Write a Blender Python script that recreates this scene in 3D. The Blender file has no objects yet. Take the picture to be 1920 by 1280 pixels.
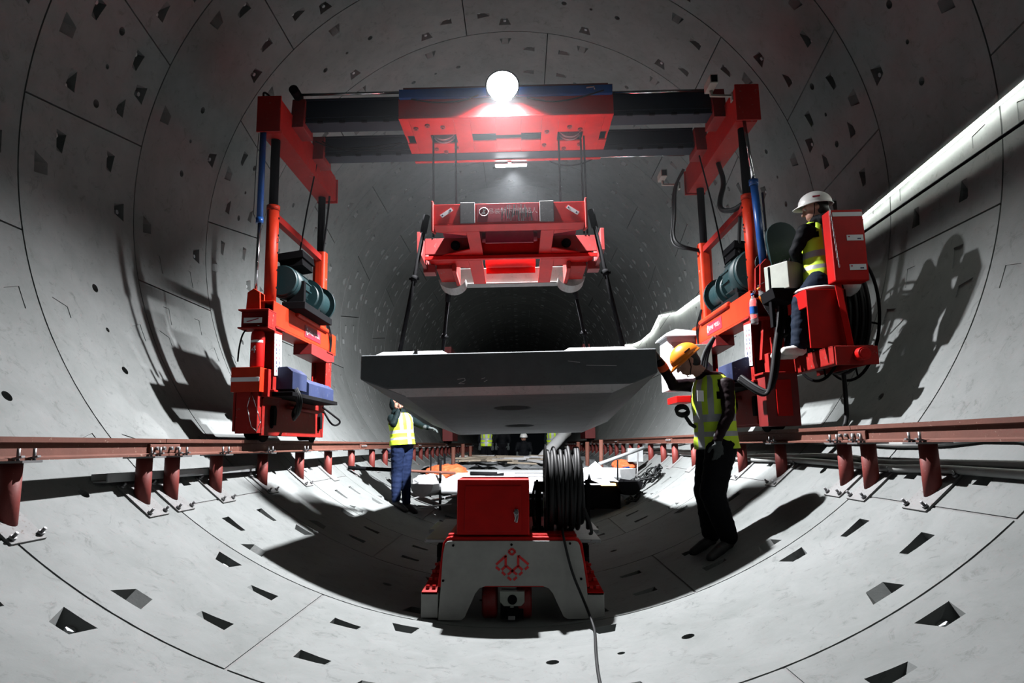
import bpy, bmesh, math, random
from mathutils import Vector, Matrix, Euler, noise
R_ = math.radians
SC = bpy.context.scene
COL = SC.collection
random.seed(7)
# ------------------------------------------------------------------ camera, world, exposure
TR = 3.85                                   # tunnel inner radius, axis = world y, z = 0
cam_d = bpy.data.cameras.new('camera'); cam = bpy.data.objects.new('camera', cam_d); COL.objects.link(cam)
CAM = Vector((0.1138, 0.0, -2.5845)); PIT = 0.15451; YAW = 0.013337; FPX = 1234.99
cam.location = CAM; cam.rotation_euler = (math.pi/2 + PIT, 0, YAW)
cam_d.lens = FPX/1920*36; cam_d.sensor_width = 36; cam_d.clip_start = .05; cam_d.clip_end = 300
SC.camera = cam
w = bpy.data.worlds.new('world'); SC.world = w; w.use_nodes = True
w.node_tree.nodes['Background'].inputs[0].default_value = (.55, .7, .9, 1)
w.node_tree.nodes['Background'].inputs[1].default_value = 0.0015
SC.view_settings.view_transform = 'Standard'; SC.view_settings.look = 'None'
SC.view_settings.gamma = 1; SC.view_settings.use_curve_mapping = False
SC.view_settings.exposure = 0.8
GA = R_(1.1); GC, GS = math.cos(GA), math.sin(GA)      # track and gantry lean 1.1 degrees about the tunnel axis

def spot(name, loc, aim, power, angle, blend, size, col=(1, .97, .95)):
    l = bpy.data.lights.new(name, 'SPOT'); l.energy = power; l.spot_size = R_(angle); l.spot_blend = blend
    l.shadow_soft_size = size; l.color = col
    o = bpy.data.objects.new(name, l); COL.objects.link(o); o.location = loc
    o.rotation_euler = (Vector(aim)-Vector(loc)).to_track_quat('-Z', 'Y').to_euler()
    return o
LAMP = Vector((-.07, 6.33, 1.06))
spot('flood_beam', LAMP + Vector((0, -.035, -.07)), (-.07, 5.8, -3.85), 4100, 138, .9, .055, (.98, .98, 1.0))
spot('flood_spill', LAMP + Vector((0, -.14, -.02)), (-.05, 0.5, -1.2), 4, 178, 1.0, .05, (.85, .93, 1.0))
spot('rear_work_beam', (0.03, 7.62, .70), (0, 10.4, -3.85), 6000, 160, .9, .05, (.97, .98, 1.0))
spot('rear_work_spill', (0.03, 7.66, .74), (0, 14.0, 0.0), 240, 175, 1.0, .05, (.94, .98, 1.0))
# ------------------------------------------------------------------ materials
MATS = {}
def nt(name):
    m = bpy.data.materials.new(name); m.use_nodes = True; MATS[name] = m
    return m, m.node_tree.nodes, m.node_tree.links, m.node_tree.nodes['Principled BSDF']
def worn(name, col, rough=.5, metal=0, wear=None, amount=.0, scale=6, bump=.0, dirt=.25, spec=.25):
    """paint, metal or plastic with soft dirt variation and chipped wear"""
    m, N, L, B = nt(name)
    B.inputs['Roughness'].default_value = rough; B.inputs['Metallic'].default_value = metal
    B.inputs['Specular IOR Level'].default_value = spec
    tc = N.new('ShaderNodeTexCoord'); n1 = N.new('ShaderNodeTexNoise'); n1.inputs['Scale'].default_value = scale
    n1.inputs['Detail'].default_value = 6; n1.inputs['Roughness'].default_value = .65
    L.new(tc.outputs['Object'], n1.inputs['Vector'])
    r1 = N.new('ShaderNodeValToRGB'); r1.color_ramp.elements[0].position = .3; r1.color_ramp.elements[1].position = .7
    c = Vector(col[:3])*.5; d = c*(1-dirt)
    if wear: wear = Vector(wear)*.5
    r1.color_ramp.elements[0].color = (*d, 1); r1.color_ramp.elements[1].color = (*c, 1)
    L.new(n1.outputs['Fac'], r1.inputs[0])
    out = r1.outputs[0]
    if wear:
        n2 = N.new('ShaderNodeTexNoise'); n2.inputs['Scale'].default_value = scale*5; n2.inputs['Detail'].default_value = 8
        n2.inputs['Roughness'].default_value = .75; L.new(tc.outputs['Object'], n2.inputs['Vector'])
        r2 = N.new('ShaderNodeValToRGB'); r2.color_ramp.elements[0].position = .70-amount; r2.color_ramp.elements[1].position = .73-amount
        r2.color_ramp.elements[0].color = (0, 0, 0, 1); r2.color_ramp.elements[1].color = (1, 1, 1, 1)
        L.new(n2.outputs['Fac'], r2.inputs[0])
        mx = N.new('ShaderNodeMix'); mx.data_type = 'RGBA'; L.new(r2.outputs[0], mx.inputs[0])
        L.new(out, mx.inputs[6]); mx.inputs[7].default_value = (*wear, 1); out = mx.outputs[2]
    L.new(out, B.inputs['Base Color'])
    if bump:
        bp = N.new('ShaderNodeBump'); bp.inputs['Strength'].default_value = bump; bp.inputs['Distance'].default_value = .01
        L.new(n1.outputs['Fac'], bp.inputs['Height']); L.new(bp.outputs[0], B.inputs['Normal'])
    return m
def concrete(name, a, b, scale=1.0, stain=.5, bump=.35, rough=.85, world=True):
    m, N, L, B = nt(name)
    B.inputs['Roughness'].default_value = rough; B.inputs['Specular IOR Level'].default_value = .3
    if world:
        g = N.new('ShaderNodeNewGeometry'); vec = g.outputs['Position']
    else:
        g = N.new('ShaderNodeTexCoord'); vec = g.outputs['Object']
    def nz(s, det=8, ro=.6, dist=0):
        n = N.new('ShaderNodeTexNoise'); n.inputs['Scale'].default_value = s*scale; n.inputs['Detail'].default_value = det
        n.inputs['Roughness'].default_value = ro; n.inputs['Distortion'].default_value = dist; L.new(vec, n.inputs['Vector']); return n
    big = nz(.55, 5, .6, .6); mid = nz(3.2, 8, .7, .4); fine = nz(70, 3, .6)
    r = N.new('ShaderNodeValToRGB'); r.color_ramp.elements[0].position = .3; r.color_ramp.elements[1].position = .72
    r.color_ramp.elements[0].color = (*a, 1); r.color_ramp.elements[1].color = (*b, 1)
    mixv = N.new('ShaderNodeMath'); mixv.operation = 'ADD'
    s1 = N.new('ShaderNodeMath'); s1.operation = 'MULTIPLY'; s1.inputs[1].default_value = .5
    s2 = N.new('ShaderNodeMath'); s2.operation = 'MULTIPLY'; s2.inputs[1].default_value = .5
    L.new(big.outputs['Fac'], s1.inputs[0]); L.new(mid.outputs['Fac'], s2.inputs[0])
    L.new(s1.outputs[0], mixv.inputs[0]); L.new(s2.outputs[0], mixv.inputs[1]); L.new(mixv.outputs[0], r.inputs[0])
    # dark blotches
    st = nz(7.5, 10, .8, 1.2)
    rs = N.new('ShaderNodeValToRGB'); rs.color_ramp.elements[0].position = .545; rs.color_ramp.elements[1].position = .70
    rs.color_ramp.elements[0].color = (0, 0, 0, 1); rs.color_ramp.elements[1].color = (stain, stain, stain, 1)
    L.new(st.outputs['Fac'], rs.inputs[0])
    mx = N.new('ShaderNodeMix'); mx.data_type = 'RGBA'; L.new(rs.outputs[0], mx.inputs[0]); L.new(r.outputs[0], mx.inputs[6])
    mx.inputs[7].default_value = (a[0]*.45, a[1]*.45, a[2]*.43, 1)
    # per-piece tone
    oi = N.new('ShaderNodeObjectInfo'); mr = N.new('ShaderNodeMapRange'); mr.inputs[3].default_value = .9; mr.inputs[4].default_value = 1.06
    L.new(oi.outputs['Random'], mr.inputs[0])
    mu = N.new('ShaderNodeVectorMath'); mu.operation = 'SCALE'; L.new(mx.outputs[2], mu.inputs[0]); L.new(mr.outputs[0], mu.inputs['Scale'])
    L.new(mu.outputs[0], B.inputs['Base Color'])
    bp = N.new('ShaderNodeBump'); bp.inputs['Strength'].default_value = bump; bp.inputs['Distance'].default_value = .006
    ad = N.new('ShaderNodeMath'); ad.operation = 'ADD'; L.new(mid.outputs['Fac'], ad.inputs[0])
    sf = N.new('ShaderNodeMath'); sf.operation = 'MULTIPLY'; sf.inputs[1].default_value = .25; L.new(fine.outputs['Fac'], sf.inputs[0])
    L.new(sf.outputs[0], ad.inputs[1]); L.new(ad.outputs[0], bp.inputs['Height']); L.new(bp.outputs[0], B.inputs['Normal'])
    return m
def emit(name, col, s):
    m, N, L, B = nt(name); B.inputs['Base Color'].default_value = (*col, 1)
    B.inputs['Emission Color'].default_value = (*col, 1); B.inputs['Emission Strength'].default_value = s; return m
lining = concrete('lining_concrete', (.062, .068, .066), (.108, .113, .113), stain=.75)
mortar = concrete('joint_mortar', (.06, .06, .06), (.10, .10, .10), 4)
shell_m = concrete('joint_dark', (.03, .03, .03), (.05, .05, .05))
slab_m = concrete('slab_concrete', (.060, .064, .068), (.105, .110, .114), 1.6, .7, world=False)
slab_dark = concrete('slab_front_face', (.030, .034, .037), (.055, .062, .066), 1.5, .35, world=False)  # darker tone for the slab's front face
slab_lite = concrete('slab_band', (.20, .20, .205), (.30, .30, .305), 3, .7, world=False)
red = worn('red_paint', (.50, .004, .003), .5, 0, (.35, .20, .17), .03, 5, .1, .25, .1)
redd = worn('crane_red', (.32, .012, .009), .65, 0, (.20, .10, .09), .09, 4, .15, .25, .1)
orange = worn('orange_red_paint', (.54, .028, .006), .5, 0, (.75, .5, .42), .03, 6, .1, .25, .12)
dred = worn('dark_red', (.22, .012, .012), .55, 0, (.10, .05, .05), .1, 5, .15)
maroon = worn('maroon_panel', (.30, .012, .03), .5, 0, None, 0, 5, .1)
bluebk = worn('blue_black_beam', (.003, .010, .024), .55, 0, (.02, .03, .04), .03, 4, .1, .25, .2)
blue = worn('blue_paint', (.012, .085, .33), .35, 0, (.03, .05, .1), .05, 6)
bluebox = worn('blue_motor_cover', (.012, .022, .075), .6, 0, (.10, .11, .14), .10, 5)
teal = worn('teal_paint', (.002, .024, .028), .5, 0, (.02, .04, .045), .1, 4, .1)
black = worn('black_steel', (.005, .005, .006), .85, 0, None, 0, 5, 0, .25, .04)
rubber = worn('black_rubber', (.005, .005, .006), .8, 0, None, 0, 5, 0, .2, .08)
cablem = worn('cable_sheath', (.009, .010, .011), .6, 0, (.05, .05, .05), .0, 9, 0, .25, .16)
chrome = worn('chrome', (.75, .75, .77), .15, 1, None, 0, 5)
steel = worn('bare_steel', (.34, .34, .35), .45, .7, (.16, .12, .10), .1, 6, .2)
jawm = worn('worn_grey_steel', (.20, .19, .18), .7, 0, (.1, .08, .07), .1, 8)
padm = worn('scoured_pad', (.13, .125, .13), .6, .2, (.25, .24, .24), .1, 9)
platem = worn('grout_splashed_plate', (.20, .20, .20), .75, 0, (.10, .08, .07), .12, 8)
pipeg = worn('pale_grey_sheath', (.36, .37, .36), .5, 0, (.2, .2, .2), .02, 5)
zinc = worn('zinc_grey', (.42, .44, .45), .5, .2, (.2, .2, .2), .05, 6)
rust = worn('rusty_red_steel', (.16, .055, .036), .75, 0, (.36, .25, .20), .08, 5, .4)
postm = worn('red_oxide_post', (.20, .030, .024), .6, 0, (.40, .25, .22), .05, 8, .3)
white = worn('white_paint', (.72, .74, .76), .5, 0, (.45, .45, .45), .0, 5)
cream = worn('cream_cabinet', (.30, .32, .28), .5, 0, (.3, .3, .3), .02, 5)
panelw = worn('skirt_white', (.33, .33, .31), .5, 0, (.2, .2, .2), .0, 5, .05)
paper = worn('paper', (.78, .79, .82), .7, 0, None, 0, 5, 0, .06)
ink = worn('ink', (.05, .05, .12), .8)
inkr = worn('red_ink', (.5, .04, .08), .8)
wtext = worn('white_print', (.55, .48, .49), .6, 0, (.3, .1, .1), .16, 10)
emblem_m = worn('emblem_red', (.62, .01, .012), .5)
foam = worn('white_foam', (.85, .86, .88), .8, 0, None, 0, 5, 0, .05)
plast = worn('orange_plastic', (.95, .24, .02), .3, 0, (.5, .12, .02), .0, 6, 0, .15)
helw = worn('white_plastic', (.82, .82, .80), .3, 0, None, 0, 6, 0, .1)
vestm = worn('fluorescent_yellow', (.60, .86, .035), .7, 0, None, 0, 7, .3, .18)
vesto = worn('orange_panel_cloth', (.85, .30, .02), .7, 0, None, 0, 7, .3)
refl = worn('reflective_tape', (.42, .44, .47), .4, .2, None, 0, 9, .1)
jacket = worn('plum_jacket', (.012, .005, .007), .55, 0, None, 0, 9, .5, spec=.05)
jackb = worn('black_jacket', (.005, .006, .008), .7, 0, None, 0, 9, .5, spec=.05)
jackg = worn('dark_green_jacket', (.005, .011, .012), .7, 0, None, 0, 9, .5, spec=.05)
pants = worn('black_trousers', (.006, .006, .008), .85, 0, None, 0, 9, .5, spec=.05)
jeans = worn('dark_jeans', (.010, .017, .032), .8, 0, (.12, .14, .17), .03, 9, .5, spec=.05)
jeansb = worn('navy_trousers', (.010, .018, .052), .8, 0, None, 0, 9, .5, spec=.05)
skin = worn('skin', (.42, .21, .15), .55, 0, None, 0, 9)
hair = worn('hair', (.010, .008, .007), .6)
glove = worn('grey_glove', (.045, .055, .055), .8, 0, (.15, .16, .16), .05, 14, .4)
orange_cuff = worn('orange_cuff', (.75, .10, .03), .8)
boot = worn('muddy_boot', (.020, .020, .022), .7, 0, (.12, .11, .10), .08, 9, .3)
sneaker = worn('white_sneaker', (.72, .71, .68), .6, 0, (.3, .3, .3), .02, 12, .2)
bagw = worn('white_sack', (.72, .73, .75), .7, 0, None, 0, 5, .3)
bago = worn('orange_tarp', (.85, .15, .05), .6, 0, None, 0, 5, .3)
wood = worn('old_timber', (.30, .25, .19), .8, 0, (.5, .47, .42), .08, 7, .4)
led_m = emit('led_strip_light', (.96, 1, .93), 42)
lamp_m = emit('flood_led', (.93, .97, 1), 30)
lamp2_m = emit('tube_lamp', (.93, .97, 1), 60)
warm = emit('amber_indicator', (1, .55, .15), 4)
mglass, N, L, B = nt('clear_bottle'); B.inputs['Base Color'].default_value = (.9, .93, .96, 1)
B.inputs['Roughness'].default_value = .08; B.inputs['Transmission Weight'].default_value = .92; B.inputs['IOR'].default_value = 1.08
# ------------------------------------------------------------------ builders
def GW(p):  # gantry frame -> world
    return Vector((GC*p[0]-GS*p[2], p[1], GS*p[0]+GC*p[2]))
def at(px, py, Y):   # world point seen at this photo position at depth y = Y
    u = (px-960)/FPX; v = (640-py)/FPX
    cp, sp = math.cos(PIT), math.sin(PIT); X = u; Yv = cp-sp*v; Z = sp+cp*v
    cy, sy = math.cos(-YAW), math.sin(-YAW); X, Yv = X*cy+Yv*sy, -X*sy+Yv*cy
    t = Y/Yv
    return CAM + Vector((t*X, t*Yv, t*Z))
def atg(px, py, Y):
    p = at(px, py, Y); return Vector((GC*p.x+GS*p.z, p.y, -GS*p.x+GC*p.z))
def floor_z(x, inset=0): return -math.sqrt(max((TR-inset)**2-x*x, .01))
def frame_to(d, up=Vector((0, 0, 1))):
    d = Vector(d).normalized()
    if abs(d.dot(up)) > .999: up = Vector((0, 1, 0))
    x = up.cross(d).normalized(); y = d.cross(x)
    return Matrix((x, y, d)).transposed()
class MB:
    def __init__(s): s.bm = bmesh.new(); s.mats = []
    def mi(s, mat):
        if mat is None: return 0
        if mat not in s.mats: s.mats.append(mat)
        return s.mats.index(mat)
    def box(s, x0, x1, y0, y1, z0, z1, mat=None, M=None):
        co = [(x0, y0, z0), (x1, y0, z0), (x1, y1, z0), (x0, y1, z0), (x0, y0, z1), (x1, y0, z1), (x1, y1, z1), (x0, y1, z1)]
        if M: co = [M @ Vector(c) for c in co]
        v = [s.bm.verts.new(c) for c in co]; k = s.mi(mat)
        for f in ((3, 2, 1, 0), (4, 5, 6, 7), (0, 1, 5, 4), (1, 2, 6, 5), (2, 3, 7, 6), (3, 0, 4, 7)):
            s.bm.faces.new([v[i] for i in f]).material_index = k
        return s
    def cyl(s, a, b, r, r2=None, n=16, mat=None, cap=True):
        a = Vector(a); b = Vector(b); r2 = r if r2 is None else r2; F = frame_to(b-a); k = s.mi(mat)
        A = [s.bm.verts.new(a+F @ Vector((math.cos(t*2*math.pi/n)*r, math.sin(t*2*math.pi/n)*r, 0))) for t in range(n)]
        Bv = [s.bm.verts.new(b+F @ Vector((math.cos(t*2*math.pi/n)*r2, math.sin(t*2*math.pi/n)*r2, 0))) for t in range(n)]
        for i in range(n):
            f = s.bm.faces.new((A[i], A[(i+1) % n], Bv[(i+1) % n], Bv[i])); f.smooth = True; f.material_index = k
        if cap:
            s.bm.faces.new(A[::-1]).material_index = k; s.bm.faces.new(Bv).material_index = k
        return s
    def bar(s, a, b, w, h, mat=None, up=Vector((0, 0, 1))):
        a = Vector(a); b = Vector(b); F = frame_to(b-a, Vector(up)); L_ = (b-a).length
        M = Matrix.Translation(a) @ F.to_4x4()
        return s.box(-w/2, w/2, -h/2, h/2, 0, L_, mat, M)
    def tube(s, pts, r, n=8, closed=False, mat=None, smooth=0):
        P = [Vector(p) for p in pts]
        for _ in range(smooth):
            Q = [] if closed else [P[0]]
            m = len(P)
            for i in range(m if closed else m-1):
                a, b = P[i], P[(i+1) % m]; Q += [a.lerp(b, .25), a.lerp(b, .75)]
            if not closed: Q.append(P[-1])
            P = Q
        k = s.mi(mat); rings = []; m = len(P); prev = None
        for i in range(m):
            if closed: d = P[(i+1) % m]-P[i-1]
            else: d = P[min(i+1, m-1)]-P[max(i-1, 0)]
            d.normalize()
            if prev is None: x = frame_to(d).col[0].copy()
            else:
                x = prev-d*prev.dot(d); x.normalize()
            prev = x; y = d.cross(x)
            rings.append([s.bm.verts.new(P[i]+x*math.cos(t*2*math.pi/n)*r+y*math.sin(t*2*math.pi/n)*r) for t in range(n)])
        for i in range(m if closed else m-1):
            A, Bv = rings[i], rings[(i+1) % m]
            for j in range(n):
                f = s.bm.faces.new((A[j], A[(j+1) % n], Bv[(j+1) % n], Bv[j])); f.smooth = True; f.material_index = k
        if not closed:
            s.bm.faces.new(rings[0][::-1]).material_index = k; s.bm.faces.new(rings[-1]).material_index = k
        return s
    def prism(s, poly, ax, c0, c1, mat=None, M=None):
        """poly of 2-d points extruded along axis ax from c0 to c1"""
        def P(u, v, c): 
            q = {'x': (c, u, v), 'y': (u, c, v), 'z': (u, v, c)}[ax]
            return M @ Vector(q) if M else q
        k = s.mi(mat)
        A = [s.bm.verts.new(P(u, v, c0)) for u, v in poly]; Bv = [s.bm.verts.new(P(u, v, c1)) for u, v in poly]
        m = len(poly)
        for i in range(m): s.bm.faces.new((A[i], A[(i+1) % m], Bv[(i+1) % m], Bv[i])).material_index = k
        s.bm.faces.new(A[::-1]).material_index = k; s.bm.faces.new(Bv).material_index = k
        return s
    def ball(s, c, r, mat=None, M=None, u=14, v=9):
        k = s.mi(mat); c = Vector(c)
        if not hasattr(r, '__len__'): r = (r, r, r)
        T = Matrix.Translation(c) @ (M.to_4x4() if M else Matrix.Identity(4)) @ Matrix.Diagonal((*r, 1))
        g = bmesh.ops.create_uvsphere(s.bm, u_segments=u, v_segments=v, radius=1, matrix=T)
        for vv in g['verts']:
            for f in vv.link_faces: f.smooth = True; f.material_index = k
        return s
    def lathe(s, prof, M=None, n=24, mat=None, arc=None):
        M = M or Matrix.Identity(4); k = s.mi(mat); rings = []
        for r, z in prof:
            rings.append([s.bm.verts.new(M @ Vector((r*math.cos(2*math.pi*t/n), r*math.sin(2*math.pi*t/n), z))) for t in range(n)])
        for A, Bv in zip(rings, rings[1:]):
            for j in range(n):
                f = s.bm.faces.new((A[j], A[(j+1) % n], Bv[(j+1) % n], Bv[j])); f.smooth = True; f.material_index = k
        s.bm.faces.new(rings[0][::-1]).material_index = k; s.bm.faces.new(rings[-1]).material_index = k
        return s
    def plate(s, x0, x1, y0, y1, z0, z1, holes, mat=None, ax='z', M=None):
        """flat plate in the plane normal to ax with rectangular holes; (u0,u1,v0,v1), thickness z0..z1"""
        us = sorted({x0, x1, *[h[0] for h in holes], *[h[1] for h in holes]}); vs = sorted({y0, y1, *[h[2] for h in holes], *[h[3] for h in holes]})
        us = [u for u in us if x0 <= u <= x1]; vs = [v for v in vs if y0 <= v <= y1]
        for a, b in zip(us, us[1:]):
            run = None
            for c, d in list(zip(vs, vs[1:]))+[(None, None)]:
                solid = c is not None and not any(h[0] < (a+b)/2 < h[1] and h[2] < (c+d)/2 < h[3] for h in holes)
                if solid: run = (run[0], d) if run else (c, d)
                elif run:
                    if ax == 'z': s.box(a, b, run[0], run[1], z0, z1, mat, M)
                    elif ax == 'y': s.box(a, b, z0, z1, run[0], run[1], mat, M)
                    else: s.box(z0, z1, a, b, run[0], run[1], mat, M)
                    run = None
        return s
    def done(s, name, mat=None, parent=None, bevel=0, off=None, fixn=True):
        if fixn: bmesh.ops.recalc_face_normals(s.bm, faces=s.bm.faces[:])
        me = bpy.data.meshes.new(name); 
        o3 = off if off is not None else (OFF.get(parent.name) if parent else None)
        if o3 is not None: bmesh.ops.translate(s.bm, verts=s.bm.verts[:], vec=-Vector(o3))
        s.bm.to_mesh(me); s.bm.free()
        ms = s.mats or [mat]
        for m in ms: me.materials.append(m)
        o = bpy.data.objects.new(name, me); COL.objects.link(o)
        if parent: o.parent = parent
        OFF[o.name] = Vector(o3) if o3 is not None else Vector((0, 0, 0))
        if bevel:
            md = o.modifiers.new('bevel', 'BEVEL'); md.width = bevel; md.segments = 2; md.limit_method = 'ANGLE'
        return o
OFF = {}
def info(o, label, cat, group=None, kind=None):
    o['label'] = label; o['category'] = cat
    if group: o['group'] = group
    if kind: o['kind'] = kind
    return o
def thing(name, label, cat, base=(0, 0, 0), gantry=False, group=None):
    """Empty at the thing's base; parts are built in world (or gantry) coordinates and shifted to it"""
    o = bpy.data.objects.new(name, None); COL.objects.link(o); o.empty_display_size = .1
    OFF[o.name] = Vector(base)
    o.location = GW(base) if gantry else Vector(base)
    if gantry: o.rotation_euler = (0, -GA, 0)
    return info(o, label, cat, group)
def single(o, base, gantry=False):
    """place a one-mesh thing built with off=base"""
    o.location = GW(base) if gantry else Vector(base)
    if gantry: o.rotation_euler = (0, -GA, 0)
    return o
def struct(o): o['kind'] = 'structure'; return o
def text(name, body, M, size, mat, parent, ext=.0008):
    c = bpy.data.curves.new(name, 'FONT'); c.body = body; c.size = size; c.align_x = 'CENTER'; c.align_y = 'CENTER'; c.extrude = ext
    t = bpy.data.objects.new(name, c); COL.objects.link(t)
    dg = bpy.context.evaluated_depsgraph_get(); me = bpy.data.meshes.new_from_object(t.evaluated_get(dg))
    bpy.data.objects.remove(t); me.transform(M)
    me.transform(Matrix.Translation(-OFF.get(parent.name, Vector())))
    me.materials.clear(); me.materials.append(mat)
    o = bpy.data.objects.new(name, me); COL.objects.link(o); o.parent = parent; OFF[o.name] = OFF.get(parent.name, Vector()); return o
def FM(origin, xdir, updir):  # text frame: x along xdir, y along updir
    x = Vector(xdir).normalized(); y = Vector(updir); y = (y-x*y.dot(x)).normalized(); z = x.cross(y)
    M = Matrix((x, y, z)).transposed().to_4x4(); M.translation = Vector(origin); return M
# ------------------------------------------------------------------ tunnel lining
RING0 = .852068*TR; RW = .4053452*TR
TH = .14
sh = MB(); n = 96; y0, y1 = RING0-7*RW, RING0+33*RW
for i in range(n):
    a0, a1 = 2*math.pi*i/n, 2*math.pi*(i+1)/n
    ri, ro = TR+TH, TR+TH+.12
    v = [sh.bm.verts.new((r*math.sin(a), y, -r*math.cos(a))) for r in (ri, ro) for a in (a0, a1) for y in (y0, y1)]
    for f in ((0, 1, 3, 2), (4, 6, 7, 5), (0, 2, 6, 4), (1, 5, 7, 3)): sh.bm.faces.new([v[j] for j in f])
bmesh.ops.remove_doubles(sh.bm, verts=sh.bm.verts[:], dist=1e-5)
wall = struct(sh.done('wall_tunnel', shell_m)); 
PK = [-29.2, -9.9, 9.9, 30.3, 49.6, 68.8, 88, 106.3, 125.3, 144.3, 163.2, -178.2, -159.8, -141.2, -122.4, -104, -85.4, -66.7, -48]
# joints as (near angle, far angle) going clockwise seen from the camera; segment spans joint i -> i+1
JA = [(-93, -97), (-38, -38), (20.3, 20.3), (78.4, 78.4), (134.4, 134.4), (190.9, 190.9), (246, 249), (267, 263)]
JB = [(-75.7, -75.7), (-19.4, -19.4), (40.2, 40.2), (99.2, 96.6), (116.9, 113.1), (171.8, 171.8), (228.3, 228.3), (284.3, 284.3)]
ALT = {3: 0, 1: 0}
def norm(a):
    while a > 180: a -= 360
    while a <= -180: a += 360
    return a
def seg_mesh(jn, jf, nm):
    """one curved segment, local y 0..RW, with bolt pockets, grout holes and filled pockets cut in"""
    gap = .008
    (a0n, a0f), (a1n, a1f) = jn, jf
    ga = math.degrees(gap/TR)
    a0n += ga; a0f += ga; a1n -= ga; a1f -= ga
    ys = [gap, RW*.5, RW-gap]
    m = max(4, int((a1n-a0n)/2.2))
    bm = bmesh.new(); g = {}
    for k, rr in enumerate((TR, TR+TH)):
        for j, y in enumerate(ys):
            t = j/2; s0 = a0n+(a0f-a0n)*t; s1 = a1n+(a1f-a1n)*t
            for i in range(m+1):
                a = R_(s0+(s1-s0)*i/m); g[k, j, i] = bm.verts.new((rr*math.sin(a), y, -rr*math.cos(a)))
    for j in range(2):
        for i in range(m):
            bm.faces.new((g[0, j, i], g[0, j, i+1], g[0, j+1, i+1], g[0, j+1, i]))
            bm.faces.new((g[1, j, i], g[1, j+1, i], g[1, j+1, i+1], g[1, j, i+1]))
    for i in range(m):
        bm.faces.new((g[0, 0, i], g[1, 0, i], g[1, 0, i+1], g[0, 0, i+1])); bm.faces.new((g[0, 2, i], g[0, 2, i+1], g[1, 2, i+1], g[1, 2, i]))
    for j in range(2):
        bm.faces.new((g[0, j, 0], g[0, j+1, 0], g[1, j+1, 0], g[1, j, 0])); bm.faces.new((g[0, j, m], g[1, j, m], g[1, j+1, m], g[0, j+1, m]))
    bmesh.ops.recalc_face_normals(bm, faces=bm.faces[:])
    me = bpy.data.meshes.new(nm); bm.to_mesh(me); bm.free(); me.materials.append(lining); me.materials.append(zinc)
    # cutters
    cb = bmesh.new(); nuts = []
    def P(arc_deg, y, depth): r = TR+depth; a = R_(arc_deg); return Vector((r*math.sin(a), y, -r*math.cos(a)))
    D = 180/math.pi/TR
    def frustum(top, bot, d0, d1):
        A = [cb.verts.new(P(a, y, d0)) for a, y in top]; Bv = [cb.verts.new(P(a, y, d1)) for a, y in bot]; q = len(A)
        for i in range(q): cb.faces.new((A[i], A[(i+1) % q], Bv[(i+1) % q], Bv[i]))
        cb.faces.new(A[::-1]); cb.faces.new(Bv)
    def inside(a, y, mrg):
        t = y/RW; s0 = a0n+(a0f-a0n)*t; s1 = a1n+(a1f-a1n)*t
        return s0+mrg <= a <= s1-mrg
    for pa in PK:
        for k in (-360, 0, 360):
            a = pa+k
            for side in (0, 1):
                yj = .17 if side == 0 else RW-.17; sg = 1 if side == 0 else -1
                if not inside(a, yj, 2.6): continue
                filled = 40 < abs(norm(a)) < 82 or (abs(norm(a)) > 84 and norm(a) > 0 and norm(a) < 90)
                w1, w2 = .095*D, .042*D
                top = [(a-w1, yj), (a+w1, yj), (a+w2+.02*D, yj+sg*.165), (a-w2, yj+sg*.165)]
                if filled:
                    e = [(a+(u-a)*1.0, v) for u, v in top]
                    frustum(e, [(a+(u-a)*.96, v+(.006 if v == yj and side == 0 else 0)) for u, v in top], -.01, .006)
                else:
                    bot = [(a-w1*.85, yj+sg*.012), (a+w1*.85, yj+sg*.012), (a+w2, yj+sg*.06), (a-w2, yj+sg*.06)]
                    tp = [(a+(u-a)*1.02, v) for u, v in top]
                    frustum(tp, bot, -.012, .105); nuts.append((a, yj+sg*.03, 0))
    for e, (en, ef) in enumerate(((a0n, a0f), (a1n, a1f))):
        sg = 1 if e == 0 else -1
        for fy in (.29, .72):
            y = fy*RW; ja = en+(ef-en)*fy; a = ja+sg*.19*D; b = ja+sg*.39*D
            if not inside(b, y, 2): continue
            mid = norm((a+b)/2); filled = 45 < abs(mid) < 82 and abs(mid) != 0
            top = [(a, y-.062), (a, y+.062), (b, y+.030), (b, y-.038)]
            if filled: frustum(top, [(u+(a+b-2*u)*.02, y+(v-y)*.95) for u, v in top], -.01, .006)
            else:
                c = a+sg*.07*D; frustum(top, [(a+sg*.012*D, y-.055), (a+sg*.012*D, y+.055), (c, y+.035), (c, y-.035)], -.012, .10); nuts.append((a+sg*.03*D, y, 0))
    ctr = (a0n+a1n)/2; wide = a1n-a0n > 30
    for da, rr, dp in ((-6 if wide else -5.6, .040, .10), (0, .024, .03), (6 if wide else 5.6, .040, .10)):
        a = ctr+da; c = P(a, RW*.51, 0); nrm = Vector((math.sin(R_(a)), 0, -math.cos(R_(a))))
        F = frame_to(nrm); 
        def ring(r, d): return [cb.verts.new(c+nrm*d+F @ Vector((math.cos(t*math.pi/7)*r, math.sin(t*math.pi/7)*r, 0))) for t in range(14)]
        A, Bv = ring(rr, -.02), ring(rr*.9, dp)
        for i in range(14): cb.faces.new((A[i], A[(i+1) % 14], Bv[(i+1) % 14], Bv[i]))
        cb.faces.new(A[::-1]); cb.faces.new(Bv)
    bmesh.ops.recalc_face_normals(cb, faces=cb.faces[:])
    cm = bpy.data.meshes.new('c'); cb.to_mesh(cm); cb.free()
    o = bpy.data.objects.new('t', me); c = bpy.data.objects.new('c', cm); COL.objects.link(o); COL.objects.link(c)
    md = o.modifiers.new('b', 'BOOLEAN'); md.object = c; md.operation = 'DIFFERENCE'; md.solver = 'EXACT'
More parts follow.
